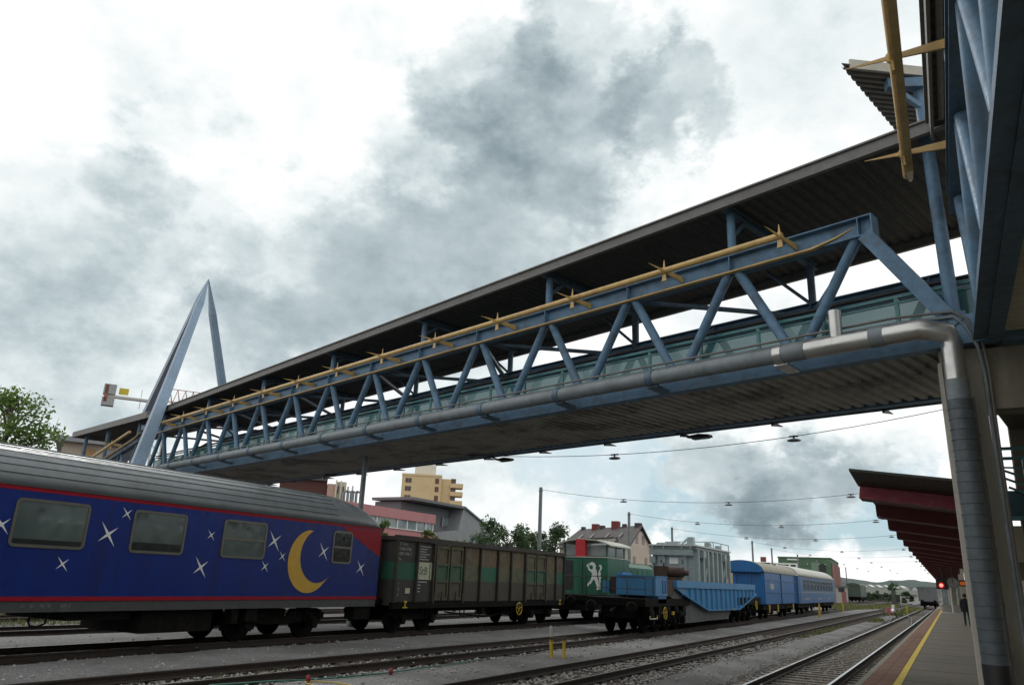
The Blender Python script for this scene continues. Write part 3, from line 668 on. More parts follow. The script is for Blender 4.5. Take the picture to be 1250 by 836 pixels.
# stair flight rising to the walkway, seen from below
b = MB(); b.hexa([(1.06, 16.7, 5.52), (6, 16.7, 5.52), (6, 18.95, 5.43), (1.48, 18.95, 5.43), (1.06, 16.7, 6.4), (6, 16.7, 6.4), (6, 18.95, 6.4), (1.48, 18.95, 6.4)]); b.build('upper_landing', WALLD, sb)
b = MB(); b.hexa([(1.44, 18.98, 2.6), (6, 18.98, 2.6), (6, 19.3, 2.6), (1.44, 19.3, 2.6), (1.485, 18.98, 5.6), (6, 18.98, 5.6), (6, 19.3, 5.6), (1.485, 19.3, 5.6)]); b.build('stair_wall', WALLD, sb)
MB().box(1.13, 1.22, 17.9, 18.0, .38, 5.6).build('steel_post', PIPEG, sb)
MB().box(9.5, 18, -30, 21.3, .38, 9.5).build('unseen_light_block', WALL, sb)  # unseen block, added to shut off light from the right and behind
sr = thing('stair_railing', (1.4, 18, 3.2), 'teal balustrade of the stair behind the pier', 'railing')
for z in (4.90, 4.70): MB().bar((1.06, 18.2, z), (2.4, 18.2, z), .05, .06).build('rail', TEAL, sr)
MB().bar((1.2, 18.2, 4.52), (1.56, 18.2, 4.50), .03, .035).build('rail', TEAL, sr)
for k in range(3): MB().bar((1.20+.03*k, 18.15, 4.46-.17*k), (1.56, 18.15, 4.30-.16*k), .035, .045).build('slanted_rail', TEAL, sr)
MB().box(1.55, 1.64, 18.1, 18.2, 3.5, 4.72).build('post', TEAL, sr)
MB().box(1.14, 2.4, 18.25, 18.29, 3.56, 4.06).build('panel', mat('teal_panel', (.02, .07, .09), .5), sr)
MB().box(1.14, 2.4, 18.2, 18.34, 3.48, 3.56).build('bottom_rail', TEAL, sr)

# ================================================================ ROLLING STOCK
NAVY = mat('navy_coach_paint', (.003, .020, .155), .42, var=.14, scale=2, dirt=(.006, .014, .095), dirt_amt=.6, dirt_scale=1.6, spec=.28, streak=True)
CRED = mat('coach_red', (.26, .006, .018), .5, var=.12, dirt=(.17, .006, .014), dirt_amt=.35, spec=.2)
CGREY = mat('coach_roof_grey', (.16, .185, .195), .42, var=.12, scale=2, dirt=(.10, .11, .11), dirt_amt=.55, dirt_scale=.5)
CSILL = mat('coach_sill_grey', (.05, .057, .057), .6, var=.2, dirt=(.05, .05, .045), dirt_amt=.6, dirt_scale=2)
FRAME = mat('window_frame_metal', (.12, .12, .10), .4, metal=.4, var=.12)
BLIND = mat('coach_window_glass', (.068, .095, .092), .10, var=.22, scale=1.2, spec=.6)
BLIND2 = mat('coach_window_dark', (.02, .024, .025), .08, var=.2, spec=.6)
STAR = mat('star_decal', (.62, .64, .62), .5, var=.05)
MOON = mat('moon_decal', (.50, .30, .03), .5, var=.08)
UND = mat('underframe_dirt', (.0065, .006, .0055), .9, var=.4, spec=.15, dirt=(.015, .013, .011), dirt_amt=.5, dirt_scale=3)
wmesh = {}
def wheel(parent, x, y, r=.46):
    if r not in wmesh:
        b = MB(); b.path([(-.065, 0, 0), (.04, 0, 0)], r, 28); b.path([(-.09, 0, 0), (-.065, 0, 0)], r+.028, 28); b.path([(.04, 0, 0), (.075, 0, 0)], [r*.86, r*.8], 28); b.path([(.075, 0, 0), (.16, 0, 0)], .12, 14)
        wmesh[r] = b.mesh('wheel', [UND])
    return inst('wheel', wmesh[r], parent, (x, y, r))
def bogie(root, xc, yc, wb=2.5, axles=2, r=.46, heavy=False):
    bg_ = thing('bogie', LOC[root.name]); bg_.parent = root; bg_.location = (0, 0, 0)
    ys = [yc+wb*(i-(axles-1)/2) for i in range(axles)]
    for s_ in (-1, 1):
        b = MB(); X = xc+s_*1.0; y0, y1 = ys[0]-.55, ys[-1]+.55
        b.prism([(X-.06, y0, .72), (X-.06, y0+.3, .86), (X-.06, yc-.45, .86), (X-.06, yc-.3, .62), (X-.06, yc+.3, .62), (X-.06, yc+.45, .86), (X-.06, y1-.3, .86), (X-.06, y1, .72), (X-.06, y1, .58), (X-.06, yc+.5, .44), (X-.06, yc-.5, .44), (X-.06, y0, .58)], (.12, 0, 0))
        b.build('side_frame', UND, bg_)
        for y in ys:
            w = wheel(bg_, xc+s_*.76, y, r)
            if s_ < 0: w.rotation_euler = (0, 0, math.pi)
            b = MB(); b.box(X-.1+s_*.07, X+.1+s_*.07, y-.16, y+.16, r-.17, r+.17); b.path([(X+s_*.1, y, r), (X+s_*.24, y, r)], .13, 14); b.build('axle_box', UND, bg_)
            for dy in (-.3, .3):
                b = MB(); b.path([(X+s_*.06, y+dy, .49), (X+s_*.06, y+dy, .83)], .055, 8)
                for k in range(6): b.path([(X+s_*.06, y+dy, .50+k*.055), (X+s_*.06, y+dy, .525+k*.055)], .09, 10)
                b.build('spring', UND, bg_)
        for y in ys:
            for e in (-1, 1): MB().box(xc+s_*.70, xc+s_*.84, y+e*(r+.05)-.05, y+e*(r+.05)+.05, r-.16, r+.2).build('brake_shoe', UND, bg_)
    b = MB(); b.box(xc-1.0, xc+1.0, yc-.25, yc+.25, .55, .86)
    for y in ys: MB().tube((xc-.8, y, r), (xc+.8, y, r), .08, n=10).build('axle', UND, bg_)
    b.build('bolster', UND, bg_); return bg_
def buffers(root, xc, y, sgn, z=1.05):
    for s_ in (-1, 1):
        b = MB(); X = xc+s_*.875; b.path([(X, y, z), (X, y+sgn*.42, z)], .11, 14); b.path([(X, y+sgn*.42, z), (X, y+sgn*.50, z), (X, y+sgn*.53, z)], [.22, .22, .17], 18); b.build('buffer', UND, root)
    b = MB(); b.path([(xc, y, z-.05), (xc, y+sgn*.35, z-.12), (xc, y+sgn*.5, z-.22)], .05, 8); b.build('coupling_hook', UND, root)
def hand_wheel(root, x, y, z, r=.2):
    b = MB(); n = 24; b.path([(x, y+r*math.cos(6.2832*i/n), z+r*math.sin(6.2832*i/n)) for i in range(n+1)], .02, 8, cap=False)
    for i in range(5):
        a = 6.2832*i/5+.3; b.tube((x, y, z), (x, y+r*math.cos(a), z+r*math.sin(a)), .014, n=6)
    b.tube((x-.15, y, z), (x+.02, y, z), .025, n=8); return b.build('hand_wheel', YEL2, root)
YEL2 = mat('safety_yellow', (.45, .31, .02), .5, var=.12, dirt=(.28, .19, .03), dirt_amt=.4)
def rring(y0, y1, z0, z1, rad, n=5):
    pts = []
    for cy, cz_, a0 in ((y1-rad, z0+rad, -90), (y1-rad, z1-rad, 0), (y0+rad, z1-rad, 90), (y0+rad, z0+rad, 180)):
        for i in range(n+1):
            a = R(a0+90*i/n); pts.append((cy+rad*math.cos(a), cz_+rad*math.sin(a)))
    return pts
def side_window(root, X, y0, y1, z0, z1, pane, rad=.1, fw=.055, split=None, low=None, proud=.02):
    """window with rounded metal frame on a wall in the plane X facing +X"""
    o, i_ = rring(y0, y1, z0, z1, rad), rring(y0+fw, y1-fw, z0+fw, z1-fw, max(rad-fw, .02)); n = len(o)
    b = MB(); vs = [(X, *p) for p in o]+[(X+proud, *p) for p in o]+[(X+proud, *p) for p in i_]+[(X+.002, *p) for p in i_]
    for k in range(3): b.add(vs, [(k*n+j, k*n+(j+1) % n, (k+1)*n+(j+1) % n, (k+1)*n+j) for j in range(n)])
    if split: b.box(X+.004, X+proud-.003, y0+fw*.9, y1-fw*.9, z0+(z1-z0)*split-.03, z0+(z1-z0)*split+.03)
    w = fixn(b.build('window', FRAME, root))
    b = MB(); b.add([(X+.006, *p) for p in i_], [tuple(range(n))]); b.build('pane', pane, w)
    if low: b = MB(); b.box(X+.007, X+.012, y0+fw+.02, y1-fw-.02, z0+fw+.01, z0+fw+low); b.build('open_gap', BLIND2, w)
    return w

# ---- sleeping car
XC, HW = -18.3, 1.4; SX = XC+HW; YA, YB = -5.4, 21.25
co = thing('sleeping_car', (XC, 8, 0), 'navy blue sleeping car with white stars, yellow crescent moon and grey roof', 'railway coach')
MB().box(XC-HW, SX, YA, YB, 1.12, 3.44).build('body', NAVY, co)
MB().box(XC-HW+.02, SX-.015, YA+.02, YB-.02, .90, 1.118).build('sill', CSILL, co)
MB().box(SX-.05, SX+.006, YA, YB+.003, 1.125, 1.215).build('lower_stripe', CRED, co)
MB().box(SX-.05, SX+.006, YA, YB+.003, 3.352, 3.435).build('upper_stripe', CRED, co)
b = MB(); b.prism([(SX+.001, 19.2, 3.335), (SX+.001, YB, 3.335), (SX+.001, YB, 2.48)], (.004, 0, 0)); b.build('red_corner', CRED, co)
rp = [(-HW-.01, 0)]+[(-HW*math.cos(R(a))*1.0, math.sin(R(a))**.85*.98) for a in (8, 20, 34, 50, 70, 90, 110, 130, 146, 160, 172)]+[(HW+.01, 0)]
def rsec(y, f_, q_=1.0): return [(XC+u*q_, y, 3.44+w*f_) for u, w in rp]
b = MB(); secs = [rsec(YA, 1)]+[rsec(y, f_, q_) for y, f_, q_ in ((19.0, 1, 1), (19.6, .975, 1), (20.2, .89, .998), (20.7, .75, .99), (21.05, .56, .97), (21.2, .36, .95), (YB+.02, .1, .93))]
b.loft(secs, smooth=True); rf = fixn(b.build('roof', CGREY, co))
for (u, w) in [(-HW*math.cos(R(a)), math.sin(R(a))**.85*.98) for a in (112, 124, 136, 147, 158, 168)]:
    b = MB(); b.tube((XC+u*1.004, YA, 3.44+w*1.006), (XC+u*1.004, 19.0, 3.44+w*1.006), .012, n=6); b.build('roof_rib', CGREY, rf)
for (y0, y1, kw) in ((9.05, 10.7, dict(low=.11)), (11.8, 13.32, dict(low=.19)), (14.5, 16.05, dict(split=.5)), (18.84, 19.76, dict(split=.5)), (6.2, 7.85, dict(low=.11)), (3.4, 5.05, dict(low=.11)), (.6, 2.2, dict(low=.11))):
    side_window(co, SX, y0, y1, 2.2, 3.2, BLIND if y0 < 18 else BLIND2, .12, .06, **kw)
def star(root, y, z, r, rot=18):
    pts = []
    for i in range(8):
        a = R(rot+45*i); q_ = r*(1.0 if i % 4 == 2 else .8) if i % 2 == 0 else r*.13; pts.append((SX+.001, y+q_*math.cos(a), z+q_*math.sin(a)))
    MB().prism(pts, (.004, 0, 0)).build('star', STAR, root)
for y, z, r_ in ((11.23, 2.58, .33), (11.61, 3.08, .18), (10.3, 1.89, .2), (8.86, 2.62, .24), (14.13, 2.75, .17), (13.95, 1.93, .31), (16.38, 2.73, .34), (16.76, 2.32, .18), (16.14, 2.02, .2), (18.47, 2.53, .31), (20.3, 2.1, .29), (7.9, 1.9, .3), (5.5, 2.6, .3)):
    star(co, y, z, r_*1.05, 37 if r_ > .25 else 41)
# crescent: outer and inner arcs meeting in two points
def arc(c, r, a0, a1, n=22): return [(c[0]+r*math.cos(R(a0+(a1-a0)*i/n)), c[1]+r*math.sin(R(a0+(a1-a0)*i/n))) for i in range(n+1)]
mo = arc((17.92, 2.23), .92, 100, 318); mi = arc((18.28, 2.40), .80, 314, 116)
MB().prism([(SX+.001, y, z) for y, z in mo[:-1]+mi], (.004, 0, 0)).build('moon', MOON, co)
MB().box(SX-.02, SX+.025, YA, YB-.15, 3.437, 3.465).build('rain_strip', CSILL, co)
for yy in (-1.2, 2.75, 8.3, 11.2, 13.9, 17.1, 20.72): MB().box(SX-.002, SX+.0015, yy, yy+.012, 1.22, 3.33).build('panel_seam', BLACK, co)
bogie(co, XC, 17.3, 2.6); bogie(co, XC, -1.6, 2.6); buffers(co, XC, YB, 1)
for y0, y1, z0 in ((10.7, 12.3, .70), (12.6, 14.7, .36)):
    MB().box(XC-1.1, SX-.18, y0, y1, z0, .9).build('underfloor_box', UND, co)
b = MB(); b.path([(SX-.12, 9.9, .9), (SX-.12, 9.9, .7), (SX-.12, 9.95, .62), (SX-.12, 10.1, .60), (SX-.12, 10.25, .66), (SX-.12, 10.3, .9)], .025, 8); b.build('pipe_loop', UND, co)
MB().box(SX-.5, SX-.1, 20.3, 21.1, .5, .9).build('end_step', UND, co)
for k, s_ in enumerate(('61', '81', '70-70', '507-3')): text('lettering', s_, co, CGREY, (SX-.012, 9.6+(0, .2, .4, .85)[k], .99), (0, 1, 0), (0, 0, 1), .10)

# ---- open box wagon
bx = thing('open_wagon', (-18.05, 28.6, 0), 'brown high sided open freight wagon with faded green band', 'freight wagon')
wx, sx2 = -18.05, -16.62; y0, y1, zb, zt = 21.85, 35.55, .82, 3.12
def wagon_mat(name, green, base, low=(.035, .034, .032)):
    m = bpy.data.materials.new(name); m.use_nodes = True; t = m.node_tree; q = G(t); b_ = t.nodes['Principled BSDF']
    v = q.n('ShaderNodeTexCoord').outputs['Object']; sp = q.n('ShaderNodeSeparateXYZ'); q.l(v, sp.inputs[0])
    nz = q.noise(v, 3, 7, .65); nb = q.noise(v, 14, 5, .6)
    mp = q.n('ShaderNodeMapping'); q.l(v, mp.inputs[0]); mp.inputs['Scale'].default_value = (3, 3, .4); st = q.noise(mp.outputs[0], 3, 6, .6)
    c = q.mix(q.mr(nz.outputs[0], .35, .7), base, tuple(x*.55 for x in base))
    zj = q.m('ADD', sp.outputs[2], q.m('MULTIPLY', q.m('SUBTRACT', nz.outputs[0], .5), .05))
    band = q.m('MULTIPLY', q.m('GREATER_THAN', zj, 1.79), q.m('LESS_THAN', zj, 2.36))
    c = q.mix(q.m('MULTIPLY', q.m('LESS_THAN', zj, 1.79), .75), c, low)
    c = q.mix(q.m('MULTIPLY', band, green), c, (.012, .10, .058))
    c = q.mix(q.mr(st.outputs[0], .5, .72, 0, .45), c, (.05, .036, .022))
    q.l(c, b_.inputs['Base Color']); b_.inputs['Roughness'].default_value = .75
    bn = q.n('ShaderNodeBump', i_Strength=.25, i_Distance=.02); q.l(nb.outputs[0], bn.inputs['Height']); q.l(bn.outputs[0], b_.inputs['Normal'])
    MATS[name] = m; return m
WB_ = wagon_mat('wagon_brown', .25, (.125, .095, .052)); WG = wagon_mat('wagon_green_band', .95, (.125, .093, .055)); WD = wagon_mat('wagon_dark', .95, (.045, .043, .040)); WP = wagon_mat('wagon_post', .12, (.038, .030, .022), (.018, .017, .015)); WDOOR = wagon_mat('wagon_door', .6, (.10, .09, .05), (.06, .055, .035))
MB().box(wx-1.43, sx2-.10, y0+.06, y1-.06, zb+.22, zb+.30).build('floor', UND, bx)
MB().box(wx-1.43, wx-1.35, y0, y1, zb+.2, zt-.1).build('far_wall', WB_, bx)
MB().box(wx-1.43, sx2-.06, y0, y0+.06, zb+.1, zt-.02).build('end_wall', WD, bx); MB().box(wx-1.43, sx2-.06, y1-.06, y1, zb+.1, zt-.02).build('end_wall', WD, bx)
for i in range(3): MB().box(wx-1.2+i*.95, wx-1.08+i*.95, y0-.07, y0, zb+.1, zt-.1).build('end_post', WP, bx)
MB().box(sx2-.16, sx2+.0, y0-.03, y1+.03, zb, zb+.22).build('sole_bar', UND, bx)
MB().box(wx-1.45, wx-1.3, y0-.03, y1+.03, zb, zb+.22).build('sole_bar', UND, bx)
b = MB(); b.box(sx2-.12, sx2+.05, y0-.05, y1+.05, zt-.02, zt+.12); b.box(sx2-.13, sx2-.02, y0-.05, y1+.05, zt+.12, zt+.15); b.build('top_rail', WP, bx)
MB().box(wx-1.47, wx-1.32, y0-.05, y1+.05, zt-.02, zt+.12).build('top_rail', WP, bx)
b = MB(); b.box(wx-1.4, sx2-.1, y0-.06, y0+.08, zt-.03, zt+.11); b.build('top_rail', WP, bx)
panels = [(21.92, 23.05, WD), (23.15, 24.08, WD), (26.32, 27.42, WB_), (27.54, 28.86, WG), (29.0, 30.02, WB_), (30.14, 31.32, WB_), (33.5, 34.5, WB_), (34.62, 35.45, WG)]
for a, c, m in panels: MB().box(sx2-.10, sx2-.06, a, c, zb+.225, zt-.025).build('side_panel', m, bx)
for yy in (21.86, 23.1, 24.13, 26.24, 27.48, 28.93, 30.08, 31.4, 33.46, 34.56, 35.5):
    b = MB(); b.loft([[(sx2-.07, yy-.055, z), (sx2-.07, yy+.055, z), (sx2+.03, yy+.04, z), (sx2+.03, yy-.04, z)] for z in (zb+.2, zt-.03)]); b.build('side_post', WP, bx)
def door_leaf(a, c):
    d = MB(); z0_, z1_ = 1.14, 2.98; zs = [z0_, 1.76, 2.36, z1_]
    d.box(sx2-.09, sx2-.045, a, c, z0_-.08, zt-.03); r_ = d.build('door', WDOOR, bx)
    e = MB(); w = .08
    e.box(sx2-.044, sx2+.0, a+.01, a+w, z0_-.06, z1_+.06); e.box(sx2-.044, sx2+.0, c-w, c-.01, z0_-.06, z1_+.06)
    for i, z in enumerate(zs): e.box(sx2-.043, sx2-.002, a+w+.001, c-w-.001, z-.045, z+.045)
    e.build('door_frame', WDOOR, r_)
    MB().box(sx2-.0, sx2+.03, (a+c)/2-.02, (a+c)/2+.02, z0_-.05, z0_+.25).build('latch', WP, r_)
for a, c in ((24.3, 25.16), (25.26, 26.12), (31.52, 32.42), (32.54, 33.40)): door_leaf(a, c)
for yy in (24.2, 26.18, 31.45, 33.44): MB().tube((sx2+.03, yy, .95), (sx2+.03, yy, 1.35), .014, n=6).build('grab_iron', FRAME, bx)
SIGNW = mat('sign_cream', (.44, .44, .33), .6, var=.12, dirt=(.3, .3, .2), dirt_amt=.4, dirt_scale=5); SGREEN = mat('sign_green', (.01, .12, .06), .5); CHALK = mat('stencil_white', (.32, .33, .31), .7, var=.3, scale=20)
sg = MB().box(sx2-.045, sx2-.035, 23.18, 24.05, 1.80, 2.40).build('sign_plate', SIGNW, bx)
text('lettering', 'StB', sg, SGREEN, (sx2-.033, 23.27, 1.98), (0, 1, 0), (0, 0, 1), .38)
b = MB(); b.box(sx2-.034, sx2-.031, 23.90, 23.96, 1.82, 2.38); b.build('sign_bar', SGREEN, sg)
for i, s_ in enumerate(('37 HW', '0180-0700', '0091 946-7', 'Eas')): text('lettering', s_, bx, CHALK, (sx2-.054, 22.02, 2.92-.165*i), (0, 1, 0), (0, 0, 1), .165 if i < 3 else .13)
for i in range(6): MB().box(sx2-.058, sx2-.054, 23.22, 23.22+(.72, .5, .42, .66, .45, .62)[i], 2.93-.09*i, 2.965-.09*i).build('stencil_line', CHALK, bx)
text('lettering', '75 t 26.0 m', bx, CHALK, (sx2-.054, 22.16, 1.22), (0, 0, 1), (0, -1, 0), .1)
for i in range(4): MB().box(sx2-.058, sx2-.054, 23.22, 23.22+(.6, .22, .2, .2)[i], 1.70-.11*i, 1.74-.11*i).build('stencil_line', CHALK, bx)
MB().box(sx2-.05, sx2-.03, 22.52, 22.78, 1.32, 1.5).build('label_holder', SIGNW, bx)
for yy in (22.5, 35.0):
    b = MB(); b.box(sx2-.02, sx2+.03, yy-.13, yy+.13, .84, .88); b.tube((sx2+.01, yy, .86), (sx2+.01, yy, 1.04), .03, n=8); b.tube((sx2+.01, yy-.05, 1.04), (sx2+.01, yy+.05, 1.04), .045, n=8); b.build('rope_hook', YEL2, bx)
hand_wheel(bx, sx2+.08, 30.75, .72, .25)
bogie(bx, wx, 23.7, 1.8); bogie(bx, -17.95, 33.3, 1.8); buffers(bx, wx, y0, -1); buffers(bx, wx, y1, 1)
b = MB(); b.box(wx-.25, wx+.25, 21.9, 35.4, .62, .9); b.build('centre_sill', UND, bx)
b = MB()
for a, c in ((25.4, 28.4), (28.4, 31.6)): b.tube((sx2-.25, a, .66 if a < 26 else .42), (sx2-.25, c, .42 if a < 26 else .66), .03, n=6)
b.build('truss_rod', UND, bx)

# ---- diesel shunter
lc = thing('diesel_locomotive', (-17.6, 42, 0), 'green diesel shunting locomotive with white heraldic beast and red exhaust box', 'locomotive')
LG = mat('loco_green', (.010, .115, .062), .45, var=.18, dirt=(.02, .04, .025), dirt_amt=.55, dirt_scale=1.2, streak=True)
LDK = mat('loco_hood_top', (.05, .045, .035), .7, var=.3); LRD = mat('loco_red', (.46, .02, .03), .45, var=.12); LRF = mat('loco_roof', (.42, .43, .38), .6, var=.12, dirt=(.25, .24, .2), dirt_amt=.4)
LW = glass('loco_glass', (.30, .34, .34), .45, .08)
lx = -17.6; fy = 39.9
MB().box(lx-1.5, lx+1.5, 37.0, 49.8, 1.02, 1.3).build('frame', UND, lc)
MB().box(lx-1.5, lx+1.5, fy, 43.2, 1.3, 3.22).build('cab_base', LG, lc)
MB().box(lx-1.52, lx+1.52, fy-.05, 43.25, 3.22, 3.27).build('ledge', LRF, lc)
dr = MB().box(lx-1.02, lx-.55, fy-.02, fy+.0, 1.5, 3.05).build('door', DARK, lc)
MB().box(lx-1.1, lx-1.04, fy-.06, fy, 1.32, 3.2).build('grab_rail', LG, lc); MB().box(lx-.06, lx-.0, fy-.05, fy, 1.32, 3.2).build('corner_post', LG, lc)
for yy0, yy1 in ((40.3, 40.42), (42.85, 43.0)):
    for X in (lx-1.32, lx+1.25): MB().box(X, X+.08, yy0, yy1, 3.27, 3.98).build('cab_pillar', LG, lc)
MB().box(lx-.12, lx+.02, 40.3, 40.42, 3.27, 4.05).build('cab_pillar', LG, lc)
for X0, X1 in ((lx-1.24, lx-.12), (lx+.02, lx+1.25)):
    b = MB(); b.prism([(X, 40.36, z) for X, z in [(X0+u*(X1-X0), 3.3+.62*v_) for u, v_ in ((.03, .05), (.97, .05), (.97, .75), (.85, .95), (.15, .95), (.03, .75))]], (0, .02, 0)); b.build('cab_window', LW, lc)
MB().box(lx+1.28, lx+1.30, 40.42, 42.85, 3.3, 3.95).build('cab_side_window', LW, lc); MB().box(lx+1.255, lx+1.325, 41.6, 41.7, 3.27, 3.97).build('cab_pillar', LG, lc)
MB().box(lx-1.30, lx-1.28, 40.42, 42.85, 3.3, 3.95).build('cab_side_window', LW, lc)
MB().box(lx-1.2, lx+1.2, 42.88, 42.92, 3.3, 3.95).build('cab_window', LW, lc)
rprof = [(-1.62, 3.92), (-1.3, 4.06), (-.8, 4.19), (0, 4.25), (.8, 4.19), (1.3, 4.06), (1.62, 3.92)]
b = MB(); b.loft([[(lx+u, y, w) for u, w in rprof]+[(lx+u, y, w-.07) for u, w in reversed(rprof)] for y in (39.95, 43.4)]); fixn(b.build('cab_roof', LRF, lc))
b = MB(); b.box(lx-.42, lx+.14, 39.92, 40.22, 3.27, 4.2); b.build('exhaust_box', LRD, lc)
b = MB(); hs = [(-1.12, 1.3), (1.12, 1.3), (1.12, 2.85), (.85, 3.08), (-.85, 3.08), (-1.12, 2.85)]; b.loft([[(lx+u, y, w) for u, w in hs] for y in (43.3, 48.6)]); fixn(b.build('hood', LG, lc))
MB().box(lx-.8, lx+.8, 43.4, 48.4, 3.085, 3.12).build('hood_top', LDK, lc)
b = MB(); b.path([(lx+.2, 48.7, 2.6), (lx+.9, 48.7, 2.6)], .55, 18); b.build('end_drum', LDK, lc)
for k in range(5): MB().box(lx+1.125, lx+1.14, 43.7+k*.95, 44.45+k*.95, 1.5, 2.7).build('hood_door', LG, lc)
# heraldic beast in white on the front, as a flat decal
# emblem outline
PAN = [(.10, .98), (.30, 1.06), (.45, 1.0), (.55, .88), (.52, .74), (.60, .60), (.64, .45), (.62, .30), (.72, .10), (.78, -.28), (.66, -.40), (.60, -.34), (.62, -.22), (.52, .02), (.44, .16), (.36, .12), (.22, -.06), (.10, -.12), (.04, -.22), (-.02, -.16), (.02, -.04), (.16, .06), (.26, .26), (.30, .46), (.20, .56), (.06, .62), (-.02, .82), (-.08, .80), (-.04, .92), (.03, .96), (.08, .84), (.14, .70), (.28, .66), (.36, .72), (.34, .86), (.22, .90), (.18, .84), (.10, .90)]
b = MB(); b.prism([(lx+.33+u*.88, fy-.012, 1.92+w*1.02) for u, w in reversed(PAN)], (0, .01, 0)); b.build('beast_emblem', STAR, lc)
TAIL = [(.80, -.36), (.86, -.30), (.84, .0), (.90, .1), (.84, .14), (.92, .3), (.84, .34), (.90, .52), (.80, .52), (.96, .74), (.92, .88), (.80, .92), (.74, .84), (.82, .82), (.84, .74), (.74, .58), (.70, .44), (.76, .2), (.78, 0)]
b = MB(); b.prism([(lx+.33+u*.88, fy-.012, 1.92+w*1.02) for u, w in TAIL], (0, .01, 0)); b.build('beast_emblem', STAR, lc)
b = MB()
for X in (lx-1.4, lx-.7, lx, lx+.7, lx+1.4): b.tube((X, 37.2, 1.3), (X, 37.2, 2.2), .02, n=6)
b.tube((lx-1.4, 37.2, 2.2), (lx+1.4, 37.2, 2.2), .02, n=6); b.build('platform_railing', DARK, lc)
b = MB(); b.box(lx-1.45, lx+1.45, 37.1, 49.6, .55, 1.02); b.build('side_skirt', UND, lc)
for yy in (39.2, 42.0, 44.8, 47.6):
    for s_ in (-1, 1):
        w = wheel(lc, lx+s_*.76, yy, .5)
        if s_ < 0: w.rotation_euler = (0, 0, math.pi)
buffers(lc, lx, 37.0, -1); buffers(lc, lx, 49.8, 1)
for yy in (38.2, 41.0):
    b = MB(); b.tube((lx+1.5, yy, .55), (lx+1.5, yy+.7, .55), .02, n=6); b.tube((lx+1.5, yy, .55), (lx+1.5, yy, .62), .02, n=6); b.tube((lx+1.5, yy+.7, .55), (lx+1.5, yy+.7, .62), .02, n=6); b.build('step', GALV, lc)

# ---- blue heavy load wagon with transformer
tw = thing('heavy_load_wagon', (-12.15, 42, 0), 'light blue well wagon with ribbed side girders carrying the transformer', 'freight wagon')
TB = mat('wagon_light_blue', (.038, .205, .42), .45, var=.14, dirt=(.05, .12, .22), dirt_amt=.45, dirt_scale=1.5, streak=True)
TBD = mat('wagon_mid_blue', (.03, .12, .28), .5, var=.15, dirt=(.03, .07, .13), dirt_amt=.4)
WGREY = mat('well_grey', (.075, .09, .088), .6, var=.2, dirt=(.05, .05, .045), dirt_amt=.6, dirt_scale=1.2)
BRN = mat('rusty_brown', (.055, .034, .024), .8, var=.35, scale=5, bump=.3)
tx = -12.15
# end platforms on many axles
MB().box(tx-1.3, tx+1.3, 30.95, 37.2, 1.08, 1.38).build('end_frame', UND, tw)
MB().box(tx-1.35, tx+1.38, 46.6, 53.0, 1.02, 1.42).build('end_frame', UND, tw)
b = MB(); b.box(tx-.45, tx+1.32, 32.2, 33.75, 1.5, 2.27); b.build('end_girder', TB, tw)
MB().box(tx-.47, tx+1.35, 32.15, 33.8, 2.27, 2.31).build('girder_cap', TB, tw); MB().box(tx-.40, tx-.2, 32.3, 33.5, 2.31, 2.42).build('cap_block', TB, tw)
b = MB()
for yy in (33.2, 33.55): b.box(tx+1.32, tx+1.35, yy-.1, yy+.1, 1.62, 2.15)
b.build('girder_recess', TBD, tw)
MB().box(tx-.85, tx-.5, 32.5, 33.6, 1.5, 2.2).build('jack_block', BRN, tw); MB().box(tx-1.15, tx-.87, 32.4, 33.2, 1.55, 2.05).build('jack', TB, tw)
MB().box(tx+.6, tx+1.3, 33.82, 34.7, 1.5, 2.2).build('pivot_block', BRN, tw)
MB().box(tx+.8, tx+1.3, 32.6, 33.7, 1.2, 1.5).build('girder_foot', TBD, tw)
b = MB()
for (px_, py_) in ((tx-1.3, 31.0), (tx-.4, 31.0), (tx+.5, 31.0), (tx+1.28, 31.0), (tx+1.28, 32.0)): b.tube((px_, py_, 1.42), (px_, py_, 2.2), .018, n=6)
b.tube((tx-1.3, 31.0, 2.2), (tx+1.28, 31.0, 2.2), .018, n=6); b.tube((tx+1.28, 31.0, 2.2), (tx+1.28, 32.0, 2.2), .018, n=6); b.tube((tx-1.3, 31.0, 1.75), (tx+1.28, 31.0, 1.75), .014, n=6); b.tube((tx+1.28, 31.0, 1.75), (tx+1.28, 32.0, 1.75), .014, n=6)
b.build('railing', DARK, tw)
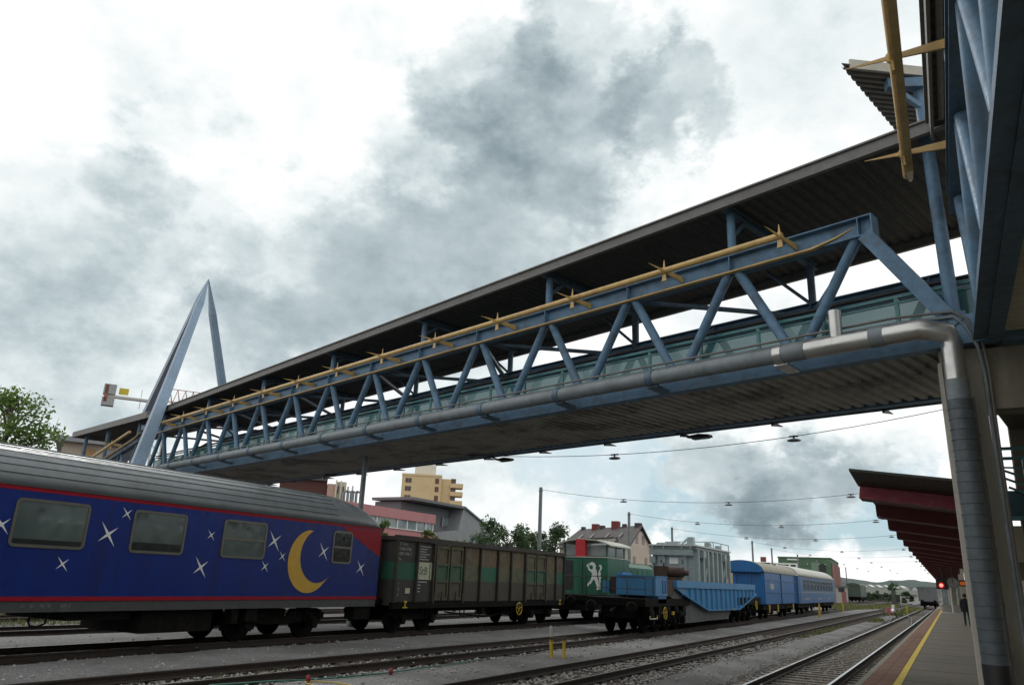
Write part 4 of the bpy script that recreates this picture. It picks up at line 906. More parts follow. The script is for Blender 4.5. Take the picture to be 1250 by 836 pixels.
# girder: top beam, ribbed trapezoid web
for s_ in (1, -1):
    gx = tx+s_*1.34
    b = MB(); b.box(gx-.11, gx+.11, 34.8, 51.1, 1.86, 2.18); b.build('top_beam', TB, tw)
    b = MB(); b.prism([(gx-.04, 34.8, 1.86), (gx-.04, 51.3, 1.86), (gx-.04, 51.6, 1.6), (gx-.04, 46.9, .78), (gx-.04, 40.1, .82), (gx-.04, 36.1, 1.55)], (.06, 0, 0)); fixn(b.build('girder_web', TB, tw))
    b = MB(); b.bar((gx, 36.1, 1.55), (gx, 40.1, .82), .2, .06); b.bar((gx, 40.1, .82), (gx, 46.9, .78), .2, .06); b.bar((gx, 46.9, .78), (gx, 51.6, 1.6), .2, .06); b.build('bottom_flange', TB, tw)
    for k in range(15):
        yy = 37.0+k*.98
        lo = 1.55-(yy-36.1)*.182 if yy < 40.1 else (.80 if yy < 46.9 else .78+(yy-46.9)*.174)
        b = MB(); b.hexa([(gx+s_*.02, yy-.05, lo+.03), (gx+s_*.11, yy-.03, lo+.03), (gx+s_*.11, yy+.03, lo+.03), (gx+s_*.02, yy+.05, lo+.03), (gx+s_*.02, yy-.05, 1.855), (gx+s_*.11, yy-.03, 1.855), (gx+s_*.11, yy+.03, 1.855), (gx+s_*.02, yy+.05, 1.855)]); fixn(b.build('rib', TB, tw))
b = MB(); b.prism([(tx-1.2, 34.0, 1.5), (tx-1.2, 36.3, 1.2), (tx-1.2, 36.6, .32), (tx-1.2, 44.7, .30), (tx-1.2, 46.2, 1.0), (tx-1.2, 51, 1.5), (tx-1.2, 51, 1.8), (tx-1.2, 34, 1.8)], (2.42, 0, 0)); fixn(b.build('well', WGREY, tw))
for yc_ in (34.4, 49.8): bogie(tw, tx, yc_, 1.45, 4, .46)
for ya, yb_ in ((31.2, 36.9), (46.8, 52.8)):
    MB().box(tx-.7, tx+.7, ya, yb_, .6, 1.05).build('bogie_cover', UND, tw)
    for k in range(5): MB().box(tx+1.0, tx+1.3, ya+.3+k*1.15, ya+.75+k*1.15, .78, 1.06).build('bracket', UND, tw)
hand_wheel(tw, tx+1.46, 33.0, .82, .23); hand_wheel(tw, tx+1.46, 51.2, .95, .25)
b = MB(); b.tube((tx+1.44, 31.1, .62), (tx+1.44, 32.0, .62), .022, n=6); b.tube((tx+1.44, 31.1, .62), (tx+1.44, 31.1, .74), .022, n=6); b.tube((tx+1.44, 32.0, .62), (tx+1.44, 32.0, .74), .022, n=6); b.build('step', mat('cream_paint', (.5, .47, .3), .6), tw)
buffers(tw, tx, 30.95, -1); buffers(tw, tx, 53.0, 1)
for yy in (34.3, 45.6): MB().box(tx+1.36, tx+1.42, yy-.12, yy+.12, .72, .86).build('rope_hook', YEL2, tw)

tr = thing('power_transformer', (-12.15, 42.5, 1.9), 'large grey ribbed power transformer loaded on the blue wagon', 'transformer')
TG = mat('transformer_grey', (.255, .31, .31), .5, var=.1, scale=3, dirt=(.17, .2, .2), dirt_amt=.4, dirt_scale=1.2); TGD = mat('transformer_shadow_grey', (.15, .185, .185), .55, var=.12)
X0, X1, Y0_, Y1_ = -13.45, -10.98, 39.1, 46.1
MB().box(X0+.12, X1-.12, Y0_+.12, Y1_-.12, 2.0, 3.72).build('tank', TG, tr)
b = MB(); b.box(X0-.03, X1+.05, Y0_-.05, Y1_+.05, 3.88, 3.95); b.build('cover_plate', mat('transformer_lid', (.46, .5, .49), .5, var=.08), tr)
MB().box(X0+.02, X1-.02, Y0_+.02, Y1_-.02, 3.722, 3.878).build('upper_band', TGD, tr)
b = MB(); b.box(X0, X1-.18, Y0_-.10, Y0_+.1, 3.42, 3.70); b.build('end_beam', TG, tr)
for xx in (X0+.15, X0+.75, X1-.75, X1-.3): MB().box(xx-.04, xx+.04, Y0_-.03, Y0_+.02, 3.722, 3.876).build('end_bracket', TG, tr)
for xx in (X0+.62, X1-.72):
    p_ = MB().box(xx-.2, xx+.2, Y0_+.02, Y0_+.118, 2.05, 3.40).build('end_post', TG, tr)
for s_, xx in (('4', X0+.62), ('5', X1-.72)): text('marking', s_, tr, DARK, (xx-.09, Y0_+.016, 3.0), (1, 0, 0), (0, 0, 1), .3)
MB().box(X0+1.02, X0+1.5, Y0_+.085, Y0_+.118, 3.0, 3.32).build('nameplate', WHITE, tr); MB().box(X0, X0+.32, Y0_-.04, Y0_+.118, 3.02, 3.35).build('terminal_box', TG, tr)
for k in range(8):
    yy = Y0_+.3+k*.92; MB().box(X1-.12, X1+.04, yy-.12, yy+.12, 2.05, 3.72).build('side_rib', TG, tr)
for k in range(7):
    yy = Y0_+.76+k*.92
    if k in (1, 5): b = MB(); b.prism([(X1-.1, yy-.4, 2.05), (X1-.1, yy-.34, 2.05), (X1-.1, yy+.4, 2.75), (X1-.1, yy+.34, 2.9)], (.1, 0, 0)); fixn(b.build('gusset', TG, tr))
for yy in (Y0_+.95, Y0_+5.3): MB().box(X1-.05, X1+.18, yy-.22, yy+.22, 3.35, 3.68).build('lifting_lug', TG, tr)
for (xx, yy, sx_, sy_, h) in ((-13.0, 39.8, .5, .5, .12), (-12.6, 40.4, .8, .6, .2), (-11.9, 41.0, .4, .5, .16), (-11.5, 40.0, .35, .4, .42), (-12.3, 42.4, .7, .8, .18), (-11.4, 42.9, .3, .5, .3), (-12.0, 44.5, .9, .8, .14), (-11.4, 45.0, .3, .3, .25)):
    b = MB(); b.loft([[(xx-sx_/2, yy-sy_/2, 3.95), (xx+sx_/2, yy-sy_/2, 3.95), (xx+sx_/2, yy+sy_/2, 3.95), (xx-sx_/2, yy+sy_/2, 3.95)], [(xx-sx_*.42, yy-sy_*.42, 3.95+h), (xx+sx_*.42, yy-sy_*.42, 3.95+h), (xx+sx_*.42, yy+sy_*.42, 3.95+h), (xx-sx_*.42, yy+sy_*.42, 3.95+h)]]); b.build('hatch', TG, tr)
b = MB(); b.tube((X1-.05, 42.6, 4.28), (X1-.05, 46.0, 4.28), .025, n=6)
for yy in (42.6, 44.3, 46.0): b.tube((X1-.05, yy, 3.95), (X1-.05, yy, 4.28), .025, n=6)
b.tube((X0+.2, 42.6, 4.28), (X1-.05, 42.6, 4.28), .025, n=6); b.build('top_railing', TG, tr); MB().tube((-12.1, 40.1, 3.95), (-11.8, 40.3, 4.3), .05, n=8).build('top_pipe', TG, tr)
for yy, h in ((40.6, .42), (45.3, .45), (46.4, .8)): MB().box(X1-.3, X1-.02, yy-.25, yy+.25, 1.98 if yy < 46 else 1.86, 1.98+h).build('timber_block', mat('timber', (.45, .32, .15), .8, var=.2), tr)
bb = thing('winch', (-11.4, 36, 2.2), 'dark brown winch machine lying in front of the transformer', 'machine')
b = MB(); b.box(-12.1, -11.45, 35.7, 36.5, 2.3, 2.8); b.build('casing', BRN, bb); b = MB(); b.path([(-11.45, 36.0, 2.55), (-10.75, 36.0, 2.55)], .24, 16); b.path([(-10.75, 36, 2.52), (-10.52, 36, 2.52)], .12, 12); b.build('drum', BRN, bb)
MB().box(-12.0, -10.9, 35.8, 36.3, 2.18, 2.32).build('skid', BRN, bb); MB().tube((-11.7, 36.0, 2.8), (-11.68, 36.0, 2.96), .04, n=8).build('cap', BRN, bb)

# ---- blue van and blue crew coach
VB = mat('van_blue', (.010, .115, .32), .45, var=.14, dirt=(.03, .08, .17), dirt_amt=.45, dirt_scale=1.2, streak=True); VRF = mat('van_roof', (.27, .255, .20), .7, var=.15, dirt=(.15, .14, .11), dirt_amt=.5); CRF = mat('crew_coach_roof', (.50, .51, .46), .65, var=.1, dirt=(.33, .32, .26), dirt_amt=.4)
CB2 = mat('crew_coach_blue', (.035, .125, .29), .45, var=.12, dirt=(.03, .07, .15), dirt_amt=.4, streak=True)
vn = thing('covered_van', (-12.15, 60, 0), 'bright blue covered goods van with curved brown grey roof', 'freight wagon')
vx, vs = -12.15, -10.76
MB().box(vx-1.36, vs, 54.2, 66.2, .98, 3.12).build('body', VB, vn)
arcp = [(vx+1.46*math.cos(R(a)), 3.1+.66*math.sin(R(a))) for a in range(0, 181, 12)]
b = MB(); b.loft([[(u, y, w) for u, w in arcp]+[(u, y, w-.05) for u, w in reversed(arcp)] for y in (53.9, 66.4)], smooth=False); fixn(b.build('roof', VRF, vn))
b = MB(); b.prism([(u*.985+vx*.015, 54.2, w-.06) for u, w in arcp], (0, .05, 0)); b.build('gable', VB, vn); b = MB(); b.prism([(u*.985+vx*.015, 53.88, w-.02) for u, w in arcp]+[(vx-1.2, 53.88, 3.0), (vx+1.2, 53.88, 3.0)], (0, .04, 0)); b.build('gable_board', VB, vn)
for yy in (54.3, 60.3, 66.05): MB().box(vs, vs+.06, yy-.09, yy+.09, .98, 3.1).build('side_post', VB, vn)
for z in (1.75, 2.55): MB().box(vs, vs+.035, 54.45, 65.9, z-.04, z+.04).build('side_rail', VB, vn)
for xx in (vx-.5, vx+.5, vx+1.3): MB().box(xx-.07, xx+.07, 54.12, 54.2, .98, 3.1).build('end_post', VB, vn)
MB().box(vs+.002, vs+.008, 56.3, 57.6, 1.95, 2.3).build('stencil', CHALK, vn); MB().box(vs+.002, vs+.008, 56.5, 56.9, 2.3, 2.85).build('stencil', mat('stencil_grey', (.16, .18, .16), .7), vn)
MB().box(vx-1.3, vs-.1, 54.2, 66.2, .62, .97).build('underframe', UND, vn); bogie(vn, vx, 56.6, 1.8); bogie(vn, vx, 63.8, 1.8); buffers(vn, vx, 54.2, -1)
for yy in (55.4, 58.4, 64.6): MB().box(vs+.02, vs+.07, yy-.1, yy+.15, .45, .95).build('hook', YEL2, vn)
c2 = thing('crew_coach', (-12.05, 79, 0), 'faded blue passenger coach with cream roof at the end of the row', 'railway coach')
cx2, cs2 = -12.05, -10.68
MB().box(cx2-1.4, cs2, 67.4, 90, .92, 3.05).build('body', CB2, c2)
arcp = [(cx2+1.42*math.cos(R(a)), 3.05+.82*math.sin(R(a))**.8) for a in range(0, 181, 12)]
b = MB(); b.loft([[(u, y, 3.05+(w-3.05)*f_) for u, w in arcp] for y, f_ in ((67.3, .93), (67.9, 1), (88.3, 1), (89.3, .9), (89.8, .65), (90.1, .25))], smooth=True); fixn(b.build('roof', CRF, c2))
for k in range(10): side_window(c2, cs2, 69.9+k*1.93, 71.2+k*1.93, 1.95, 2.85, BLIND2, .06, .05, split=.62)
b = MB(); b.box(cs2, cs2+.006, 67.4, 90, 1.78, 1.83); b.build('stripe', CHALK, c2)
for yy in (70.5, 78, 84.5): MB().box(cs2+.002, cs2+.007, yy, yy+2.2, 1.22, 1.32).build('stencil', CHALK, c2)
MB().box(cs2+.001, cs2+.02, 67.9, 68.7, 1.0, 2.9).build('door', TBD, c2)
MB().box(cx2-1.2, cs2-.15, 67.6, 89.8, .6, .92).build('underframe', UND, c2); bogie(c2, cx2, 71, 2.5); bogie(c2, cx2, 86.6, 2.5)

# ---- far wagons
fw = thing('far_grey_wagon', (-3.1, 150, 0), 'distant grey wagon standing on the platform track', 'freight wagon')
FWG = mat('far_wagon_grey', (.13, .135, .14), .7, var=.15, dirt=(.07, .07, .07), dirt_amt=.5)
MB().box(-4.5, -1.75, 142, 156, 1.0, 3.1).build('body', FWG, fw)
for xx in (-4.3, -3.6, -2.9, -2.2): MB().box(xx, xx+.12, 141.9, 142, 1.0, 3.1).build('end_post', FWG, fw)
MB().box(-4.55, -1.7, 141.9, 156.1, 3.1, 3.22).build('top_rail', FWG, fw)
bogie(fw, -3.1, 144.3, 1.8); bogie(fw, -3.1, 153.6, 1.8); buffers(fw, -3.1, 142, -1); MB().box(-4.3, -2, 142.2, 155.8, .6, 1).build('underframe', UND, fw)
gw = thing('far_green_wagon', (-18.5, 180, 0), 'distant dull green covered wagon in front of the sheds', 'freight wagon')
gp = AD(1045, 733, 190); gx_ = gp.x
GWM = mat('far_wagon_green', (.07, .10, .08), .7, var=.15)
MB().box(gx_-1.4, gx_+1.4, 186, 199, 1.0, 3.3).build('body', GWM, gw)
arcp = [(gx_+1.45*math.cos(R(a)), 3.3+.55*math.sin(R(a))) for a in range(0, 181, 20)]
b = MB(); b.loft([[(u, y, w) for u, w in arcp] for y in (185.9, 199.1)]); fixn(b.build('roof', GWM, gw))
MB().box(gx_-1.2, gx_+1.2, 186.2, 198.8, .5, 1.0).build('underframe', UND, gw); bogie(gw, gx_, 188.5, 1.8); bogie(gw, gx_, 196.5, 1.8)

# ---- clutter below the frames: tanks, levers, hoses, steps
def clutter(root, X, y0, y1, n, seed):
    rnd = random.Random(seed)
    for k in range(n):
        y = y0+(y1-y0)*(k+rnd.random()*.7)/n; c = rnd.random()
        if c < .35: b = MB(); b.path([(X-.25, y, .72), (X-.25, y+rnd.uniform(.4, .9), .72)], rnd.uniform(.1, .17), 12); b.build('air_tank', UND, root)
        elif c < .65: b = MB(); z = rnd.uniform(.45, .7); b.path([(X-.1, y, .95), (X-.06, y+.05, z), (X-.06, y+.3, z-.08), (X-.1, y+.42, .9)], .022, 6); b.build('hose', UND, root)
        else: MB().box(X-.35, X-.08, y, y+rnd.uniform(.2, .5), rnd.uniform(.5, .68), .92).build('equipment_box', UND, root)
clutter(co, SX, 5.5, 9.2, 2, 1); clutter(co, SX, 14.9, 16.0, 2, 2); clutter(bx, sx2, 26.0, 31.5, 6, 3); clutter(lc, lx+1.5, 38.0, 48, 9, 4); clutter(tw, tx+1.4, 31.2, 36.5, 6, 5); clutter(vn, vs, 58, 62.5, 4, 6); clutter(c2, cs2, 73, 84.5, 8, 7)

# ================================================================ BACKGROUND
PINK = mat('pink_render', (.44, .20, .205), .8, var=.08, dirt=(.33, .15, .155), dirt_amt=.4, dirt_scale=.3); PINKD = mat('pink_trim', (.33, .14, .15), .8)
GREYR = mat('grey_render', (.25, .265, .275), .8, var=.08, scale=1, dirt=(.19, .2, .21), dirt_amt=.4, dirt_scale=.2); GREYD = mat('grey_recess', (.14, .15, .16), .8, var=.1)
TOWY = mat('tower_yellow', (.60, .46, .26), .85, var=.06, dirt=(.45, .32, .16), dirt_amt=.35, dirt_scale=.15); TOWD = mat('tower_window', (.07, .045, .04), .3); TOWW = mat('tower_white', (.6, .58, .5), .8)
OGL = mat('office_glass', (.20, .25, .26), .12, var=.25, scale=.8, spec=.7)
def facade_frame(A, B):
    u = Vector((B.x-A.x, B.y-A.y, 0)); L = u.length; u.normalize(); n = Vector((u.y, -u.x, 0))   # n points to the camera side for left-to-right facades
    if n.dot(Vector((-A.x, -A.y, 0))) < 0: n = -n
    return u, n, L
def fbox(b, A, u, n, s0, s1, d0, d1, z0, z1):
    P = []
    for z in (z0, z1):
        for s_, d_ in ((s0, d0), (s1, d0), (s1, d1), (s0, d1)): q = Vector((A.x, A.y, 0))+u*s_+n*d_; P.append((q.x, q.y, z))
    return b.hexa(P)
# pink office
pk = thing('pink_office', (-50, 55, 0), 'pink office building with a band of windows behind the open wagon', 'building')
A, B = Vector((-45, 40, 0)), Vector((-45, 65.0, 0)); u, n, L = facade_frame(A, B)
fbox(MB(), A, u, n, 0, L, -12, 0, -.2, 6.0).build('lower_wall', PINK, pk); fbox(MB(), A, u, n, 0, L, -12, .05, 6.86, 7.75).build('parapet', PINK, pk)
fbox(MB(), A, u, n, .05, L-.05, -11.9, -.25, 6.0, 6.86).build('window_band', GREYD, pk)
k = 0; s_ = .3
while s_ < L-.5:
    w = 1.55 if s_ > L-9 else 3.1
    w = min(w, L-.2-s_); p_ = fbox(MB(), A, u, n, s_+.05, s_+w-.05, -.24, -.16, 6.03, 6.84).build('window', OGL, pk)
    fbox(MB(), A, u, n, s_+w-.05, s_+w+.05, -.24, -.06, 6.0, 6.86).build('mullion', WHITE, pk); s_ += w
fbox(MB(), A, u, n, -.05, L+.05, -.02, .10, 5.95, 6.02).build('sill', WHITE, pk)
# grey building with slanted gable
gb = thing('grey_gabled_building', (-42, 56, 0), 'grey rendered building with slanted roof edge right of the pink office', 'building')
GX = -47.0
def q(px, py_, X=-47.0): return AX(px, py_, X)
P = [q(528, 651), q(559, 647), q(566, 620), q(603, 651)]; base = [Vector((GX, P[3].y, -.2)), Vector((GX, P[0].y, -.2))]
b = MB(); b.prism(P+base, (-11, 0, 0)); fixn(b.build('wall', GREYR, gb))
a0, a1 = q(500, 622), q(566, 621); b = MB(); b.box(GX-5, GX-1.6, a0.y+.6, a1.y-.6, -.2, a1.z-.1); b.build('recessed_wall', GREYD, gb)
b = MB(); b.box(GX-5, GX+.2, a0.y, a1.y+.1, a1.z, a1.z+.28); b.build('eave_roof', GREYD, gb)
e0_, e1b = P[2], P[3]; b = MB(); b.bar(e0_+Vector((-5.5, 0, .12)), e1b+Vector((-5.5, 0, .12)), 11.4, .18); b.build('sloping_roof', GREYD, gb)
w0, w1 = q(540, 632, GX-1.5), q(552, 643, GX-1.5); b = MB(); b.box(GX-1.58, GX-1.5, w0.y, w1.y+.6, w1.z, w0.z); wi = b.build('window', OGL, gb)
for yy in (w0.y-.02, (w0.y+w1.y)/2+.3, w1.y+.6): MB().box(GX-1.5, GX-1.4, yy-.1, yy+.1, w1.z-.1, w0.z+.1).build('window_frame', GREYR, wi)
# yellow tower block
ty = thing('tower_block', tuple(AD(525, 700, 205)*1.0-Vector((0, 0, AD(525, 700, 205).z))), 'yellow tower block rising behind the pink office', 'building')
A, B = AD(490, 600, 200), AD(538, 600, 200); u, n, L = facade_frame(A, B); ZT_ = AD(500, 580, 200).z; zL = AD(557, 580, 200).z
W2 = (AD(557, 600, 204)-B).length
fbox(MB(), A, u, n, 0, L, -14, 0, -.2, ZT_).build('wall', TOWY, ty); fbox(MB(), A, u, n, L, L+W2*.62, -14, -1.2, -.2, ZT_-.3).build('side_wing', TOWY, ty)
fbox(MB(), A, u, n, -.15, L+.15, -14, .15, ZT_, ZT_+.5).build('parapet', TOWY, ty)
fbox(MB(), A, u, n, L*.3, L*.85, -9, -3, ZT_+.5, ZT_+3.4).build('roof_house', TOWW, ty)
fbox(MB(), A, u, n, -.1, -.02, -13.8, -.2, -.1, ZT_-.2).build('end_wall', TOWY, ty)
zs = [AD(500, yy, 200).z for yy in (585, 595, 606, 616, 627)]
for z in zs:
    for s_ in (.08, .16): fbox(MB(), A, u, n, L*s_, L*s_+.75, .0, .05, z-.8, z+.4).build('window', TOWD, ty)
    fbox(MB(), A, u, n, L*.84, L*.84+1.0, 0, .05, z-.75, z+.6).build('window', mat('tower_red_window', (.12, .035, .03), .4), ty)
    bl = fbox(MB(), A, u, n, L+W2*.42, L+W2, -5, -.2, z-1.5, z-.4).build('balcony', TOWY, ty)
    fbox(MB(), A, u, n, L+W2*.45, L+W2*.62+.3, -1.15, -1.05, z-.3, z+.9).build('window', TOWD, ty)
# long house with gable and chimneys
HW_ = mat('house_wall', (.46, .40, .32), .85, var=.08); HR_ = mat('house_roof', (.05, .045, .042), .8, var=.2, scale=2, bump=.2); HB = mat('chimney_brick', (.16, .035, .03), .85, var=.2); HPK = mat('gable_pink', (.52, .43, .38), .85, var=.08)
hs = thing('long_house', tuple(AD(740, 700, 120)-Vector((0, 0, AD(740, 700, 120).z))), 'long pale house with dark roof and red chimneys behind the locomotive', 'building')
Lh, Mh, Rh = AD(683, 670, 128), AD(768, 668, 112), AD(795, 668, 121); zE = AD(768, 665, 112).z; zR = AD(779, 643, 116.5).z
for v in (Lh, Mh, Rh): v.z = 0
Qh = Lh+Rh-Mh; ap1 = (Mh+Rh)/2; ap0 = (Lh+Qh)/2
zv = lambda v, z: Vector((v.x, v.y, z))
b = MB(); b.add([zv(v, -.2) for v in (Lh, Mh, Rh, Qh)]+[zv(v, zE) for v in (Lh, Mh, Rh, Qh)], [(0, 1, 5, 4), (1, 2, 6, 5), (2, 3, 7, 6), (3, 0, 4, 7)]); b.build('wall', HW_, hs)
b = MB(); b.prism([zv(Mh, zE), zv(Rh, zE), zv(ap1, zR)], (Lh-Mh).normalized()*.3); fixn(b.build('gable', HPK, hs))
ov = (Mh-Rh).normalized()*.5; fr = (Mh-Lh).normalized()*.5; dzr = (zR-zE)/((ap1-Mh).length)*.5
hip = (Mh-Lh).normalized()*2.6
b = MB()
b.hexa([zv(Lh+ov-fr, zE-dzr), zv(Mh+ov+fr, zE-dzr), zv(ap1+fr, zR), zv(ap0+hip, zR), zv(Lh+ov-fr, zE-dzr+.25), zv(Mh+ov+fr, zE-dzr+.25), zv(ap1+fr, zR+.25), zv(ap0+hip, zR+.25)])
b.hexa([zv(ap0+hip, zR), zv(ap1+fr, zR), zv(Rh-ov+fr, zE-dzr), zv(Qh-ov-fr, zE-dzr), zv(ap0+hip, zR+.25), zv(ap1+fr, zR+.25), zv(Rh-ov+fr, zE-dzr+.25), zv(Qh-ov-fr, zE-dzr+.25)])
b.add([zv(Lh+ov-fr, zE-dzr+.25), zv(ap0+hip, zR+.25), zv(Qh-ov-fr, zE-dzr+.25)], [(0, 1, 2)])
rfh = fixn(b.build('roof', HR_, hs))
for t, w, h, m in ((.06, .6, .6, HR_), (.28, 1.0, .9, HB), (.40, .7, .6, HR_), (.62, 1.1, 1.1, HB), (.76, .6, .6, HR_), (.97, .9, .6, HR_)):
    c = (ap0+hip).lerp(ap1, t); MB().box(c.x-w/2, c.x+w/2, c.y-w/2, c.y+w/2, zR-.6, zR+h).build('chimney', m, rfh)
gu = (Rh-Mh).normalized(); gn = (Mh-Lh).normalized(); gl = (Rh-Mh).length
for t, z0_, z1_ in ((.34, zE+.4, zE+1.6), (.62, zE+.4, zE+1.6), (.22, 3.2, 5.6), (.74, 3.2, 5.6)):
    c = Mh+gu*gl*t+gn*.04; b = MB(); b.bar(zv(c, (z0_+z1_)/2)-gu*.5, zv(c, (z0_+z1_)/2)+gu*.5, .06, z1_-z0_); b.build('window', mat('house_window', (.20, .16, .14), .4), hs)
dn_ = (Lh-Qh).normalized(); d0_, d1_ = Lh.lerp(Mh, .22)+dn_*.15, Lh.lerp(Mh, .80)+dn_*.15
b = MB(); b.prism([zv(d0_, zE-2.2), zv(d1_, zE-2.2), zv(d1_, zE+1.05), zv(d0_, zE+1.05)], -dn_*3.2); dm = fixn(b.build('dormer', HW_, hs))
b = MB(); b.prism([zv(d0_+dn_*.3, zE+1.05), zv(d1_+dn_*.3, zE+1.05), zv(d1_+dn_*.3, zE+1.2), zv(d0_+dn_*.3, zE+1.2)], -dn_*3.6); fixn(b.build('dormer_roof', HR_, dm))
for k in range(9):
    c = d0_.lerp(d1_, .06+.11*k)+dn_*.03; MB().bar(zv(c, zE+.3)-fr*.9, zv(c, zE+.3)+fr*.9, .05, 1.0).build('window', OGL, dm)
for t in (.2, .38, .62, .82):
    m0 = (Lh+ov).lerp(Mh+ov, t); m1 = (ap0+hip).lerp(ap1, t); c = zv(m0.lerp(m1, .35), zE+(zR-zE)*.35+.3); d_ = zv(m0.lerp(m1, .6), zE+(zR-zE)*.6+.32)
    MB().bar(c, d_, .35, .05).build('skylight', FASC, rfh)
# green workshop
GRN = mat('workshop_green', (.075, .14, .08), .8, var=.1, scale=.4, dirt=(.05, .09, .06), dirt_amt=.4, dirt_scale=.2); GRNL = mat('workshop_light_green', (.16, .25, .17), .8); BRK = mat('workshop_brick', (.20, .07, .05), .85)
gn_ = thing('green_workshop', tuple(AD(985, 735, 180)-Vector((0, 0, AD(985, 735, 180).z))), 'dark green workshop hall with white sign board beyond the crew coach', 'building')
A, B = AD(905, 735, 178), AD(1018, 735, 176); u, n, L = facade_frame(A, B); zt = AD(1018, 682, 176).z; zt2 = AD(940, 684, 178).z
s1 = (AD(953, 735, 177)-A).length*1.0
fbox(MB(), A, u, n, s1, L, -30, 0, -.2, zt).build('wall', GRN, gn_); fbox(MB(), A, u, n, 0, s1-.02, -30, -.05, -.2, zt2-.4).build('low_wing', GRN, gn_)
fbox(MB(), A, u, n, L+.01, L+.25, -30, -.2, -.2, zt-.8).build('end_wall', BRK, gn_)
fbox(MB(), A, u, n, s1-.1, L+.1, -30, .1, zt, zt+.25).build('parapet', GRN, gn_)
def fs(px): return (AD(px, 735, 177)-A).dot(u)
zq = lambda py_: AD(975, py_, 177).z
sgn_ = fbox(MB(), A, u, n, fs(943), fs(977), .0, .2, zq(693), zq(687.5)).build('sign_board', WHITE, gn_)
for a, c in ((945, 950.5), (952.5, 966), (968.5, 975)): fbox(MB(), A, u, n, fs(a), fs(c), .2, .24, zq(691.5), zq(689.2)).build('lettering', DARK, sgn_)
fbox(MB(), A, u, n, fs(964.5), fs(979), .0, .15, zq(683.6), zq(682)).build('window', WHITE, gn_)
fbox(MB(), A, u, n, fs(994), fs(1003), .0, .1, zq(702), zq(686)).build('light_panel', GRNL, gn_); fbox(MB(), A, u, n, fs(1004), fs(1012), .0, .1, zq(700), zq(687)).build('dark_panel', DARK, gn_)
for px in (989, 1003.5, 1011): fbox(MB(), A, u, n, fs(px), fs(px+1), .0, .3, zq(688.4), zq(687.4)).build('lamp', WHITE, gn_)
MB().box(A.x+u.x*fs(938)-.5, A.x+u.x*fs(938)+.5, A.y-3, A.y-2, zt2-.4, zt2+.6).build('chimney', BRK, gn_)
# low white house
wh = thing('white_hut', tuple(AD(1027, 735, 170)-Vector((0, 0, AD(1027, 735, 170).z))), 'small white hut with dull red door beside the green workshop', 'building')
A, B = AD(1021, 735, 170), AD(1036, 735, 170); u, n, L = facade_frame(A, B)
HUT = mat('hut_white', (.38, .36, .33), .85, var=.1)
fbox(MB(), A, u, n, 0, L, -5, 0, -.2, AD(1027, 716, 170).z).build('wall', HUT, wh); fbox(MB(), A, u, n, -.3, L+.3, -5.3, .3, AD(1027, 716, 170).z, AD(1027, 714.5, 170).z).build('roof', GREYD, wh)
fbox(MB(), A, u, n, L*.5, L*.85, 0, .08, -.1, AD(1027, 722, 170).z).build('door', mat('hut_door', (.25, .09, .09), .7), wh); fbox(MB(), A, u, n, L*.25, L*.75, 0, .08, AD(1027, 717.5, 170).z-.7, AD(1027, 717, 170).z).build('window', DARK, wh)
# long shed with a row of roof lights, and two smaller sheds
SHD = mat('shed_dark', (.07, .075, .065), .8, var=.15); SHW = mat('shed_white', (.50, .50, .50), .7, var=.1); SHG = mat('shed_roof_grey', (.095, .11, .085), .8, var=.15)
st_ = thing('long_shed', tuple(AD(1072, 730, 260)-Vector((0, 0, AD(1072, 730, 260).z))), 'long dark shed with slanted roof lights at the far yard end', 'building')
A, B = AD(1034, 730, 250), AD(1108, 730, 250); u, n, L = facade_frame(A, B); zw = AD(1070, 724.5, 250).z; zrg = AD(1070, 713.5, 264).z
fbox(MB(), A, u, n, 0, L, -14, 0, -.2, zw).build('wall', SHD, st_)
V = lambda s_, d_, z: Vector((A.x, A.y, 0))+u*s_+n*d_+Vector((0, 0, z))
b = MB(); b.prism([V(-.3, .4, zw), V(-.3, -14, zw), V(-.3, -14, zrg)], u*(L+.6)); fixn(b.build('roof', SHG, st_))
for k in range(7):
    s_ = L*(.10+.135*k); b = MB(); f0, f1 = .86, .62; zz0, zz1 = zw+(zrg-zw)*f0+.1, zw+(zrg-zw)*f1+.1; d0, d1 = .4-14.4*f0, .4-14.4*f1
    b.prism([V(s_, d0, zz0), V(s_+.9, d0, zz0), V(s_+1.9, d1, zz1), V(s_+1.0, d1, zz1)], (0, 0, .25)); fixn(b.build('roof_light', SHW, st_))
for k in range(5): fbox(MB(), A, u, n, L*(.08+.19*k), L*(.08+.19*k)+3, .0, .06, .2, zw*.75).build('gate', DARK, st_)
t = thing('shed', tuple(AD(1109, 733, 200)-Vector((0, 0, AD(1109, 733, 200).z))), 'low shed with dark sloping roof and pale front near the end of the yard', 'building', 'sheds at the end of the yard')
A, B = AD(1099, 733, 200), AD(1120.5, 733, 200); u, n, L = facade_frame(A, B); zw = AD(1109, 725.5, 200).z; zrg = AD(1109, 720, 206).z
fbox(MB(), A, u, n, 0, L, -6, 0, -.2, zw).build('wall', SHW, t); b = MB(); b.prism([V(-.8, .6, zw), V(-.8, -6, zw), V(-.8, -6, zrg)], u*(L+1.4)); fixn(b.build('roof', SHG, t))
fbox(MB(), A, u, n, L*.3, L*.75, 0, .06, 1.0, zw-.5).build('window', SHD, t); fbox(MB(), A, u, n, -1.7, -.85, -5, .3, -.2, zrg-.2).build('side_shed', SHD, t)
t = thing('shed', tuple(AD(1115, 733, 230)-Vector((0, 0, AD(1115, 733, 230).z))), 'white double gabled shed behind the low shed', 'building', 'sheds at the end of the yard')
A, B = AD(1106, 733, 225), AD(1125, 733, 225); u, n, L = facade_frame(A, B); zt_ = AD(1115, 716, 225).z
